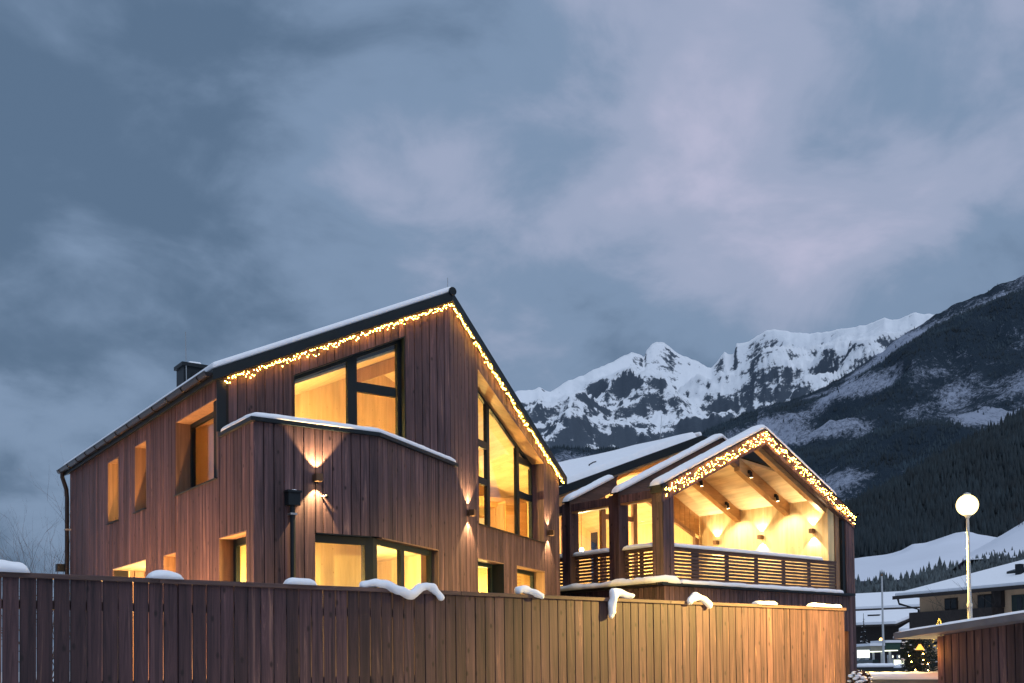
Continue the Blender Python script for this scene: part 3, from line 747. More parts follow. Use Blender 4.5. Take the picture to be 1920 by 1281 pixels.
pendant(7.1, 17.3, 4.75, inz(7.1)-0.003, 'round globe lamp hanging in the upper front room', 1000, 0.09)
pendant(12.2, 19.0, 4.9, inz(12.2)-0.003, 'round globe lamp hanging behind the tall gable window', 430, 0.10)
pendant(8.8, 16.9, 3.0, 3.557, 'round globe lamp hanging in the ground floor bay room', 330, 0.06)
pendant(12.2, 18.2, 2.9, 3.557, 'round globe lamp hanging behind the two low windows', 240, 0.06)
pendant(6.42, 15.25, 2.9, 3.557, 'round globe lamp hanging at the bay corner by the side door', 130, 0.06)
pendant(6.9, 17.4, 2.9, 3.557, 'round globe lamp behind the small side window', 90, 0.06)
pendant(7.3, 20.6, 4.7, inz(7.3)-0.003, 'round globe lamp hanging in the rear upstairs room', 220, 0.09)
for x, y, lbl in ((8.9, 16.2, 'round recessed ceiling spotlight close behind the corner window'), (9.5, 17.0, 'round recessed ceiling spotlight deeper in the bay room towards the oven')):
    tag(MB().tube([(x, y, 3.545), (x, y, 3.559)], 0.045, 12).build('ceiling_spot', M['lamp_on']), lbl, 'spotlight', 'recessed spots of the bay room')
# lamp in the yard behind the fence: low garden light that washes the long wall
def garden_light(x, y, e, label):
    t = thing('garden_light', (x, y, 0), label, 'garden light', 'garden lights behind the fence')
    MB().tube([(x, y, 0), (x, y, 0.72)], 0.045, 12).build('lamp_post', M['metal'], t)
    MB().tube([(x, y, 0.722), (x, y, 0.88)], 0.04, 12).build('lamp_lens', M['lamp_on'], t)
    MB().tube([(x, y, 0.882), (x, y, 0.90)], 0.055, 12).build('lamp_cap', M['metal'], t)
    lamp('lamp_light', 'POINT', (x-0.09, y-0.02, 1.0), e, (1.0, 0.50, 0.16), t, size=0.05)
garden_light(4.75, 16.4, 1000, 'low bollard lamp in the yard below the wide side window')
garden_light(4.75, 18.9, 800, 'low bollard lamp in the yard below the slim side windows')

# ================================================================== loggia house (rotated 5 degrees)
B5 = R_(5.0)
def T2(a, b, z):
    return (15.5+a*math.cos(B5)-b*math.sin(B5), 16.6+a*math.sin(B5)+b*math.cos(B5), z)
MB2 = lambda: MB(T2)
log = thing('loggia_house', T2(0, 0, 0), 'smaller timber house with open gabled loggia, slatted railing and snow-covered roof', 'house')
AR2, Z2, S2 = 3.55, 6.90, 0.465
fz = lambda a: Z2-S2*abs(a-AR2)             # top of the rafters
rz2 = lambda a: 7.07-S2*abs(a-AR2)          # top of the roof
A_IN, A_OUT, B_BACK = 6.22, 7.17, 4.2
W2F = Wall((0, 0), (1, 0), (0, -1), T2)
W2L = Wall((0.06, 0), (0, 1), (-1, 0), T2)
# base walls under the loggia
opD = [(6.42, 6.86, const(0.0), const(2.27))]
clad(W2F, log, 0.06, A_OUT, K0, const(3.14), opD, rng=random.Random(21), pitch=0.152)
clad(W2L, log, 0.0, 6.5, K0, const(3.14), [], rng=random.Random(22), pitch=0.152)
core(W2F, log, 0.1, A_OUT-0.02, K0, const(3.14), opD, -0.03, -0.28, M['core'], 'wall')
core(W2L, log, 0.03, 6.5, K0, const(3.14), [], -0.03, -0.28, M['core'], 'wall')
dn = MB2(); dn.box(6.42, 6.44, 0.02, 0.9, 0, 2.27); dn.box(6.84, 6.86, 0.02, 0.9, 0, 2.27); dn.box(6.42, 6.86, 0.9, 0.92, 0, 2.27); dn.build('door_recess', M['reveal'], log)
lamp('door_light', 'POINT', T2(6.64, 0.45, 2.1), 5, (1.0, 0.42, 0.10), log, size=0.04)
# slab, ledge, deck
led = [(-0.16, -0.14), (6.95, -0.14), (6.95, 0.02), (0.10, 0.02), (0.10, 5.0), (-0.16, 5.0)]
sl = MB2(); sl.prism([(a, b, 3.145) for a, b in led], [(a, b, 3.205) for a, b in led]); slab = sl.build('balcony_ledge', M['metal'], log)
dk = MB2(); dk.box(0.1, A_IN+0.3, 0.02, 8.0, 3.145, 3.2); dk.build('deck', M['floor'], log)
snow_ridge(log, [T2(0.45, -0.04, 3.2), T2(6.45, -0.04, 3.2)], 0.24, 0.085, seed=31, uneven=0.35, drop=0.015)
snow_ridge(log, [T2(-0.05, 3.6, 3.2), T2(-0.05, 2.3, 3.2), T2(-0.06, 0.9, 3.2), T2(-0.06, 0.15, 3.2), T2(0.12, -0.06, 3.2), T2(0.40, -0.06, 3.2)], 0.26, 0.14, seed=32, uneven=0.55, drop=0.02)
gp = gutter(log, T2(-0.22, -0.1, 3.17), T2(-0.22, 4.6, 3.17), r=0.045, brackets=1.2, side=(-math.cos(B5), -math.sin(B5), 0))
# posts
def post(name, a0, a1, b0, b1, z0, z1, mat='clad'):
    return MB2().box(a0, a1, b0, b1, z0, z1).build(name, M[mat], log, bevel=0.008)
post('post', 0.02, 0.125, -0.02, 0.30, 3.2, 5.20)
post('post', 0.132, 0.25, 0.0, 0.30, 3.2, 5.23)
post('post', 0.256, 0.375, -0.01, 0.30, 3.2, 5.27)
post('post', 0.0, 0.30, 1.24, 1.42, 3.2, 5.22)
post('post', 0.02, 0.28, 1.43, 1.58, 3.2, 5.22)
post('post', 0.0, 0.28, 2.80, 2.95, 3.2, 5.22)
post('post', 0.02, 0.26, 2.96, 3.10, 3.2, 5.22)
MB2().box(-0.03, 0.16, -0.06, 0.28, 5.10, 5.27).build('post_cap', M['metal'], log)
# side rails between the posts at eave height
for b0, b1 in ((0.30, 1.24), (1.58, 2.80), (3.10, 4.2)):
    MB2().box(0.06, 0.20, b0, b1, 4.98, 5.17).build('eave_beam', M['spruce_b'], log)
    MB2().box(0.045, 0.06, b0, b1, 5.02, 5.19).build('eave_board', M['clad'], log)
for b_ in (1.24, 2.80):
    MB2().box(0.06, 0.17, b_-0.03, b_-0.002, 5.03, 5.15).build('steel_bracket', M['steel'], log)
# rafters: front gable faced with short upright boards
def rafter(name, a0, a1, b0, b1, depth, mat, zf=fz, dz=0.0):
    q = [(a0, zf(a0)+dz), (a1, zf(a1)+dz), (a1, zf(a1)+dz-depth), (a0, zf(a0)+dz-depth)]
    return MB2().prism([(a, b0, z) for a, z in q][::-1], [(a, b1, z) for a, z in q][::-1]).build(name, M[mat], log)
rng = random.Random(5)
k = -0.02
while k < A_OUT-0.01:
    k2 = min(k+0.128, A_OUT)
    if k < AR2 < k2: k2 = AR2
    if k2-k > 0.02:
        j = rng.uniform(-0.003, 0.003); dpt = 0.36
        a0, a1 = k+0.003, k2-0.003
        q = [(a0, fz(a0)-0.012), (a1, fz(a1)-0.012), (a1, fz(a1)-dpt), (a0, fz(a0)-dpt)]
        MB2().prism([(a, -0.025+j, z) for a, z in q][::-1], [(a, 0.0, z) for a, z in q][::-1]).build('fascia_board', M['clad'], log)
    k = k2
rafter('rafter', 0.0, AR2, 0.004, 0.16, 0.35, 'clad_h'); rafter('rafter', AR2, A_OUT, 0.004, 0.16, 0.35, 'clad_h')
rafter('rafter', 0.2, AR2, 0.18, 0.32, 0.34, 'spruce_b', dz=-0.05); rafter('rafter', AR2, 6.62, 0.18, 0.32, 0.36, 'spruce_b', dz=-0.10)
for a0, a1, dzz in ((-0.06, AR2, 0), (AR2, A_OUT+0.05, 0)):
    rafter('verge_metal', a0, a1, -0.04, 0.34, 0.035, 'metal', dz=0.030)
rafter('rafter', 0.0, AR2, 1.24, 1.42, 0.31, 'clad_h'); rafter('rafter', AR2, 4.2, 1.24, 1.42, 0.31, 'clad_h')
rafter('verge_metal', -0.04, AR2, 1.2, 1.46, 0.03, 'metal', dz=0.03); rafter('verge_metal', AR2, 4.2, 1.2, 1.46, 0.03, 'metal', dz=0.03)
rafter('rafter', 0.0, 1.55, 2.80, 2.98, 0.30, 'clad_h'); rafter('verge_metal', -0.04, 1.55, 2.76, 3.02, 0.03, 'metal', dz=0.03)
MB2().box(AR2-0.1, AR2+0.1, 0.3, 1.24, 6.60, 6.78).build('ridge_beam', M['clad_h'], log)
MB2().box(AR2-0.1, AR2+0.1, 1.42, 8.0, 6.45, 6.70).build('ridge_beam', M['spruce_b'], log)
# exposed rafters inside, right slope, going down to the wall
for b0 in (1.24, 2.80):
    rafter('ceiling_beam', AR2+0.1 if b0 > 2 else 4.22, A_IN, b0, b0+0.17, 0.30, 'spruce_b', zf=rz2, dz=-0.262)
    rafter('ceiling_beam', 0.3, AR2-0.1, b0+2.9, b0+3.07, 0.30, 'spruce_b', zf=rz2, dz=-0.262)
# snow on the rafters
sp = lambda a, b: T2(a, b, fz(a)+0.025)
snow_ridge(log, [sp(-0.05, 0.15), sp(AR2-0.15, 0.15), T2(AR2, 0.15, Z2+0.005), sp(AR2+0.15, 0.15), sp(6.45, 0.15)], 0.36, 0.125, seed=41, uneven=0.15)
snow_ridge(log, [sp(-0.04, 1.33), sp(AR2-0.12, 1.33), T2(AR2, 1.33, Z2+0.0), sp(AR2+0.6, 1.33)], 0.27, 0.125, seed=42, uneven=0.18)
snow_ridge(log, [sp(-0.06, 2.89), sp(1.45, 2.89)], 0.27, 0.13, seed=43, uneven=0.2)
# right gable post and wall
clad(W2F, log, 6.78, A_OUT, const(3.14), lambda a: fz(a)-0.36, [], rng=random.Random(23), pitch=0.10)
MB2().box(6.80, A_OUT-0.02, 0.03, 0.12, 3.14, fz(A_OUT)-0.30).build('wall', M['core'], log)
MB2().box(6.66, 6.778, 0.02, 0.20, 3.2, fz(6.7)-0.40).build('corner_strip', M['metal'], log)
MB2().box(6.50, 6.655, 0.10, 0.28, 3.2, fz(6.5)-0.34).build('post', M['reveal'], log)
ceil2 = lambda a: rz2(a)-0.265
rw = MB2(); rw.prism([(A_IN, 0.13, 3.2), (A_IN, B_BACK+4, 3.2), (A_IN, B_BACK+4, ceil2(A_IN)+0.02), (A_IN, 0.13, ceil2(A_IN)+0.02)], [(A_IN+0.25, 0.13, 3.2), (A_IN+0.25, B_BACK+4, 3.2), (A_IN+0.25, B_BACK+4, ceil2(A_IN+0.25)), (A_IN+0.25, 0.13, ceil2(A_IN+0.25))])
rw.build('inner_wall', M['spruce'], log)
ow = MB2(); ow.box(A_OUT-0.3, A_OUT-0.03, 0.14, 9.0, 0, 5.1); ow.build('wall', M['core'], log)
W2R = Wall((A_OUT, 0), (0, 1), (1, 0), T2)
clad(W2R, log, 0.0, 3.0, K0, const(5.08), [], rng=random.Random(24), pitch=0.15)
# roof with slanting front edge
edge = lambda a: max(0.32, 1.85-0.89*(a-AR2))
a5 = AR2+(1.85-0.32)/0.89
plL = [(AR2, 1.85), (AR2, 9.0), (-0.28, 9.0), (-0.28, edge(-0.28))]
plR = [(AR2, 1.85), (a5, 0.32), (7.34, 0.32), (7.34, 9.0), (AR2, 9.0)]
def r2(pl, dz, zf=rz2): return [(a, b, zf(a)+dz) for a, b in pl]
rm = MB2(); rm.prism(r2(plL, -0.20)[::-1], r2(plL, 0)[::-1]); rm.prism(r2(plR, -0.20), r2(plR, 0)); roof2 = rm.build('roof', M['metal'], log)
plLi = [(AR2, 1.97), (AR2, 8.9), (0.05, 8.9), (0.05, edge(0.05)+0.12)]
plRi = [(AR2, 1.97), (a5+0.06, 0.36), (A_IN+0.02, 0.36), (A_IN+0.02, 8.9), (AR2, 8.9)]
cm_ = MB2(); cm_.prism(r2(plLi, -0.265)[::-1], r2(plLi, -0.203)[::-1]); cm_.build('ceiling', M['spruce_c'], log)
cm_ = MB2(); cm_.prism(r2(plRi, -0.265), r2(plRi, -0.203)); cm_.build('ceiling', M['spruce_c'], log)
# roof snow as a soft sheet
def snow_sheet(parent, quadA, na, nb_, h, seed, tf=None):
    """quadA: function (u,v)->(x,y,z) on the roof; thick rounded sheet"""
    vs, fs = [], []
    for i in range(na+1):
        for j in range(nb_+1):
            u_, v_ = i/na, j/nb_
            p = Vector(quadA(u_, v_)); e_ = min(u_*na*0.9, (1-u_)*na*0.9, v_*nb_*0.9, (1-v_)*nb_*0.9, 1.0)
            vs.append(p+Vector((0, 0, 0.004+h*(max(e_, 0)**0.5)*(1+0.16*noise.noise(Vector((p.x*1.1, p.y*1.1, seed)))))))
    for i in range(na):
        for j in range(nb_):
            a = i*(nb_+1)+j; fs.append((a, a+nb_+1, a+nb_+2, a+1))
    return MB().add(vs, fs).build('snow', M['snow'], parent, smooth=True)
def qL(u_, v_):
    a = -0.27+u_*(AR2+0.27); b0 = edge(a)+0.02; return T2(a, b0+v_*(8.98-b0), rz2(a)+0.0)
def qR(u_, v_):
    a = AR2+u_*(7.3-AR2); b0 = edge(a)+0.02; return T2(a, b0+v_*(8.98-b0), rz2(a)+0.0)
snow_sheet(roof2, qL, 40, 70, 0.15, 51)
snow_sheet(roof2, qR, 30, 60, 0.05, 52)
rb_ = MB2(); rb_.tube([(AR2, 1.9, 7.10), (AR2, 8.9, 7.10)], 0.07, 8); rb_.build('snow', M['snow'], roof2, smooth=True)
br = MB2(); br.tube([(2.0, 4.2, rz2(2.0)+0.14), (2.05, 4.25, rz2(2.0)+0.20), (2.25, 4.3, rz2(2.2)+0.20), (2.3, 4.25, rz2(2.3)+0.17)], 0.014, 6); br.build('snow_guard', M['black'], roof2)
MB2().tube([(3.3, 3.0, 7.0), (3.4, 3.0, 7.75)], 0.006, 5).build('lightning_rod', M['steel'], roof2)
# right eave gutter end
gutter(log, T2(7.36, -0.05, rz2(7.34)-0.06), T2(7.36, 8.5, rz2(7.34)-0.06), r=0.06, side=(math.cos(B5), math.sin(B5), 0), brackets=1.0)
MB2().tube([(7.40, 0.1, rz2(7.34)-0.1), (7.30, 0.2, 5.0), (7.24, 0.2, 4.8), (7.24, 0.2, 0.0)], 0.04, 8).build('downpipe', M['gutter'], log)
# railing
def railing(tf, L0, L1, z0, z1, posts, slat_mat, seed, pitch=0.076):
    """tf(s, n, z); returns nothing, builds slats and posts under the loggia house"""
    z = z0; rr = random.Random(seed)
    while z < z1-0.03:
        MB(tf).box(L0, L1, -0.012+rr.uniform(-.001,.001), 0.012, z, z+0.052).build('slat', M[slat_mat], log); z += pitch
    for p, w in posts: MB(tf).box(p-w/2, p+w/2, 0.0125, 0.06, z0-0.06, z1-0.02).build('railing_post', M[slat_mat], log)
    MB(tf).box(L0, L1, -0.03, 0.07, z1-0.015, z1+0.02).build('handrail', M[slat_mat], log)
rF = lambda s, n, z: T2(s, 0.12+n, z)
railing(rF, 0.40, 6.50, 3.30, 3.98, [(1.22, 0.2), (2.30, 0.09), (3.36, 0.09), (4.40, 0.09), (5.42, 0.09), (6.40, 0.12)], 'slat', 61)
rL = lambda s, n, z: T2(0.16+n, s, z)
for i, (b0, b1) in enumerate(((0.32, 1.23), (1.60, 2.79), (3.12, 3.9))):
    railing(rL, b0, b1, 3.30, 3.98, [((b0+b1)/2, 0.08), (b0+0.05, 0.06)], 'slat', 62+i)
snow_ridge(log, [T2(0.42, 0.13, 3.995), T2(3.4, 0.13, 3.995), T2(5.9, 0.13, 3.995)], 0.17, 0.085, seed=71, uneven=0.2)
for i, (b0, b1) in enumerate(((0.30, 1.22), (1.60, 2.80), (3.1, 3.7))):
    snow_ridge(log, [T2(0.13, b1, 3.995), T2(0.13, b0, 3.995)], 0.20, 0.10, seed=72+i, uneven=0.2)
# glazed back wall of the loggia
W2B = Wall((0, B_BACK), (1, 0), (0, -1), T2)
dl = lambda a: 5.02+0.42*(6.2-a)             # slanting head of the glazing
g0, g1 = 0.4, 6.12
fb = W2B.mb()
def bar(s0, s1, z0f, z1f, n0=0.0, n1=-0.09):
    fb.hexa([(s0,n0,z0f(s0)),(s1,n0,z0f(s1)),(s1,n1,z0f(s1)),(s0,n1,z0f(s0))], [(s0,n0,z1f(s0)),(s1,n0,z1f(s1)),(s1,n1,z1f(s1)),(s0,n1,z1f(s0))])
topB = lambda a: min(dl(a), rz2(a)-0.30)
for s0 in (0.4, 2.42, 3.58, 6.02): bar(s0, s0+0.15, const(3.2), lambda a: topB(a)-0.1)
bar(3.735, 6.02, lambda a: dl(a)-0.10, dl, 0.004, -0.086)
bar(2.575, 3.575, const(5.21), const(5.34), -0.004, -0.086)
bar(0.4, 6.17, const(3.2), const(3.27), 0.002, -0.088)
fbo = fb.build('glazing_frame', M['reveal'], log)
for s0, s1 in ((0.55, 2.42), (2.57, 3.58), (3.73, 6.02)):
    W2B.mb().hexa([(s0,-0.04,3.27),(s1,-0.04,3.27),(s1,-0.05,3.27),(s0,-0.05,3.27)], [(s0,-0.04,topB(s0)-0.1),(s1,-0.04,topB(s1)-0.1),(s1,-0.05,topB(s1)-0.1),(s0,-0.05,topB(s0)-0.1)]).build('pane', M['glass'], fbo)
clad(W2B, log, 3.80, A_IN, lambda a: dl(a)+0.004, lambda a: ceil2(a)-0.002, [], rng=random.Random(25), pitch=0.2, mat=M['spruce_b'])
# room behind the glazing
MB2().box(0.35, A_IN, 8.5, 8.55, 3.2, 6.8).build('inner_wall', M['spruce'], log)
MB2().box(0.33, 0.38, 4.3, 8.5, 3.2, 5.25).build('inner_wall', M['spruce'], log)
MB2().box(2.30, 2.55, 5.2, 5.6, 4.2, 5.4).build('inner_cupboard', M['spruce_b'], log)
# lamps of the loggia
W2I = Wall((A_IN, 0), (0, 1), (-1, 0), T2)
for b_, lb in ((3.58, 'bronze cube wall lamp on the loggia wall beside the glazed gable'), (2.11, 'bronze cube wall lamp on the loggia wall between the two ceiling beams'), (0.54, 'bronze cube wall lamp on the loggia wall beside the outer gable post')):
    sconce(W2I, b_, 4.78, lb, 80, color=(1.0, 0.80, 0.48), size=80)
def beam_spot(a, b, label):
    z = ceil2(a)-0.17
    t = thing('beam_spot', T2(a, b, z), label, 'spotlight', 'spotlights on the loggia beams')
    q = MB2(); q.box(a-0.03, a+0.03, b-0.06, b-0.002, z-0.02, z+0.06); q.build('spot_bracket', M['black'], t)
    q = MB2(); q.tube([(a, b-0.07, z+0.02), (a+0.02, b-0.075, z-0.12)], 0.038, 12); q.build('spot_body', M['black'], t)
    q = MB2(); q.tube([(a+0.02, b-0.075, z-0.121), (a+0.021, b-0.075, z-0.126)], 0.032, 12); q.build('spot_lens', M['lamp_on'], t)
    p = Vector(T2(a+0.025, b-0.075, z-0.15)); d = Vector(T2(a+0.25, b-0.1, z-1.0))-p
    lamp('spot_light', 'SPOT', p, 150, (1.0, 0.82, 0.52), t, aim=d, size=0.03, spot=R_(110), blend=0.6)
for a, b, lb in ((4.55, 2.80, 'black spotlight high on the rear loggia beam'), (5.60, 2.80, 'black spotlight low on the rear loggia beam'), (4.55, 1.24, 'black spotlight high on the front loggia beam'), (5.60, 1.24, 'black spotlight low on the front loggia beam')):
    beam_spot(a, b, lb)
p = T2(2.85, 5.4, 0); pendant(p[0], p[1], 4.55, 6.1, 'slim pendant lamp hanging behind the loggia glazing', 620, 0.06, (1.0, 0.74, 0.36))
p = T2(5.0, 6.4, 0); pendant(p[0], p[1], 4.4, 6.0, 'round pendant lamp deep in the room behind the loggia', 260, 0.08, (1.0, 0.70, 0.32))

# ================================================================== fairy lights
def fairy(name, label, path, n, seed, spread, tf):
    """wire with bulbs hanging in a loose band"""
    rr = random.Random(seed); p0, p1 = Vector(path[0]), Vector(path[1])
    t = thing(name, tf(*p0), label, 'string lights', 'fairy light chains on the gables')
    wire = MB(tf); bl = MB(tf); pts = []
    for i in range(n):
        u_ = (i+rr.uniform(-.4, .4))/(n-1)
        q = p0.lerp(p1, min(max(u_, 0), 1)); dz = -abs(rr.gauss(0.0, 1.0))*spread[0] if not spread[1] else rr.choice(spread[1])+rr.uniform(-spread[0], spread[0])
        dz = max(dz, -0.22) if not spread[1] else dz
        b = Vector((q.x, q.y-rr.uniform(0.0, 0.03), q.z+dz)); pts.append(b)
        bl.ball(b, rr.uniform(0.0048, 0.0078), 6, 4)
    for k_ in range(2):
        wp = [Vector((p0.lerp(p1, i/60).x, p0.y+0.012, p0.lerp(p1, i/60).z+rr.uniform(-0.02, 0.02)-0.05*k_)) for i in range(61)]
        wire.tube(wp, 0.005, 4)
    for b in pts[::2]:
        u_ = (b.x-p0.x)/(p1.x-p0.x); q = p0.lerp(p1, u_); wire.tube([(q.x, p0.y+0.01, q.z), (b.x, b.y+0.012, b.z+0.01)], 0.003, 4)
    tag(wire.build('wire', M['wire'], t), kind='stuff'); tag(bl.build('bulbs', M['bulb'], t), kind='stuff')
tfP = lambda s, n, z: WP.P(s, -n, z)
tfR = lambda s, n, z: WR.P(s, -n, z)
fairy('fairy_lights', 'warm fairy light chain along the snowy roof edge above the upper terrace window', [(0.08, -0.05, roof_b(XC+0.08)-0.03), (XR-XC, -0.05, roof_b(XR)-0.03)], 190, 1, (0.045, None), tfP)
s0r = sR(XR)
fairy('fairy_lights', 'warm fairy light chain along the steep roof edge above the tall gable window', [(s0r, -0.05, roof_b(XR)-0.04), (sE+0.12, -0.05, roof_b(XE+0.1)-0.04)], 210, 2, (0.04, None), tfR)
tf2 = lambda a, n, z: T2(a, n, z)
fairy('fairy_lights', 'warm fairy light chain on the loggia gable slope above the corner post', [(0.05, -0.04, fz(0.05)-0.17), (AR2, -0.04, fz(AR2)-0.17)], 190, 3, (0.035, [-0.085, 0.0, 0.075]), tf2)
fairy('fairy_lights', 'warm fairy light chain on the loggia gable slope facing the street lamp', [(AR2, -0.04, fz(AR2)-0.17), (A_OUT, -0.04, fz(A_OUT)-0.17)], 200, 4, (0.035, [-0.085, 0.0, 0.075]), tf2)

# ================================================================== fence
FX, FY, FA, FH = 1.9574, 11.3862, 0.0735, 2.47
WX = Wall((FX, FY), (math.cos(FA), math.sin(FA)), (math.sin(FA), -math.cos(FA)))
fence = thing('board_fence', (FX, FY, 0), 'tall fence of upright dark brown boards with flat cap rail', 'fence')
FP = 0.16; rr = random.Random(77)
for i in range(-40, 88):
    x0, x1 = i*FP+0.003+rr.uniform(0, 0.003), (i+1)*FP-0.003-rr.uniform(0, 0.003)
    if i < 22 and i > -1: x1 -= 0.003
    j = rr.uniform(-0.003, 0.003); c = 0.004
    ps = [(x0, -0.026), (x0, j-c), (x0+c, j), (x1-c, j), (x1, j-c), (x1, -0.026)]
    lean = rr.uniform(-0.002, 0.002)
    WX.mb().prism([(s, n, 0.06) for s, n in ps][::-1], [(s+lean, n, FH-0.0505) for s, n in ps][::-1]).build('board', M['fence'], fence)
S1 = 88*FP
k = -40*FP
while k < S1:
    k2 = min(k+3.97, S1+0.02); WX.mb().box(k, k2-0.004, -0.075, 0.035, FH-0.05, FH).build('cap_rail', M['clad_h'], fence, bevel=0.004); k += 3.97
for z in (2.16, 1.35, 0.5): WX.mb().box(-40*FP, S1, -0.075, -0.03, z-0.045, z+0.045).build('rail', M['clad_h'], fence)
k = -40*FP+0.2
while k < S1:
    WX.mb().box(k, k+0.09, -0.17, -0.078, 0.0, FH-0.06).build('post', M['clad_h'], fence); k += 1.98
# snow lumps on the fence; pixel columns of the photo turned into fence distance
def fs(x):
    d = ray(x, 1100); nn = np.array([-math.sin(FA), math.cos(FA), 0]); o_ = np.array([FX, FY, 0]); t = ((o_-CAM)@nn)/(d@nn); p = CAM+d*t
    return (p[0]-FX)*math.cos(FA)+(p[1]-FY)*math.sin(FA)
def fence_snow(x0, x1, h, label, seed, w=0.17):
    a, b = fs(x0), fs(x1); r_ = h/2
    o = snow_ridge(None, [WX.P(a, -0.02, FH-0.002), WX.P((a+b)/2, -0.02, FH-0.002), WX.P(b, -0.02, FH-0.002)], w, h, name='snow_clump', seed=seed, uneven=0.5, step=0.03)
    return tag(o, label, 'snow')
fence_snow(-60, 54, 0.11, 'rounded snow cushion on the fence beside the bare shrub', 81)
fence_snow(277, 342, 0.09, 'flat-topped snow cushion on the fence before the small side window', 82)
fence_snow(536, 592, 0.085, 'low snow cushion on the fence beside the bay downpipe', 83)
fence_snow(1416, 1453, 0.06, 'small snow cushion on the fence under the railing middle', 84)
fence_snow(1518, 1574, 0.07, 'snow cushion at the fence end beside the loggia corner', 85)
def tubes(label, pts, radii, seed):
    P = [WX.P(fs(x), n, FH+z) for x, n, z in pts]
    return tag(snow_tube(P, radii, name='snow_clump', seed=seed), label, 'snow')
tubes('long sagging snow roll on the fence below the corner window', [(682, -0.02, 0.03), (703, -0.01, 0.05), (722, 0.02, 0.05), (742, 0.07, -0.03), (762, 0.08, -0.07), (779, 0.05, 0.0), (797, 0.03, 0.04), (812, 0.06, -0.01), (820, 0.075, -0.10)], [0.045, 0.05, 0.058, 0.06, 0.06, 0.055, 0.058, 0.055, 0.05], 86)
tubes('short snow roll sliding off the fence before the low window nearest the loggia', [(972, -0.02, 0.04), (983, -0.01, 0.07), (995, 0.02, 0.04), (1009, 0.07, -0.03)], [0.05, 0.065, 0.055, 0.045], 87)
tubes('hook-shaped snow roll hanging far down the fence front', [(1180, 0.05, 0.03), (1167, 0.02, 0.065), (1152, 0.01, 0.07), (1144, 0.06, -0.03), (1141, 0.07, -0.16), (1139, 0.065, -0.27)], [0.045, 0.05, 0.065, 0.062, 0.055, 0.048], 88)
tubes('arched snow roll bent over the fence cap before the loggia', [(1288, 0.06, -0.02), (1297, 0.03, 0.06), (1308, 0.02, 0.075), (1319, 0.04, 0.02), (1325, 0.06, -0.05)], [0.055, 0.062, 0.06, 0.055, 0.055], 89)

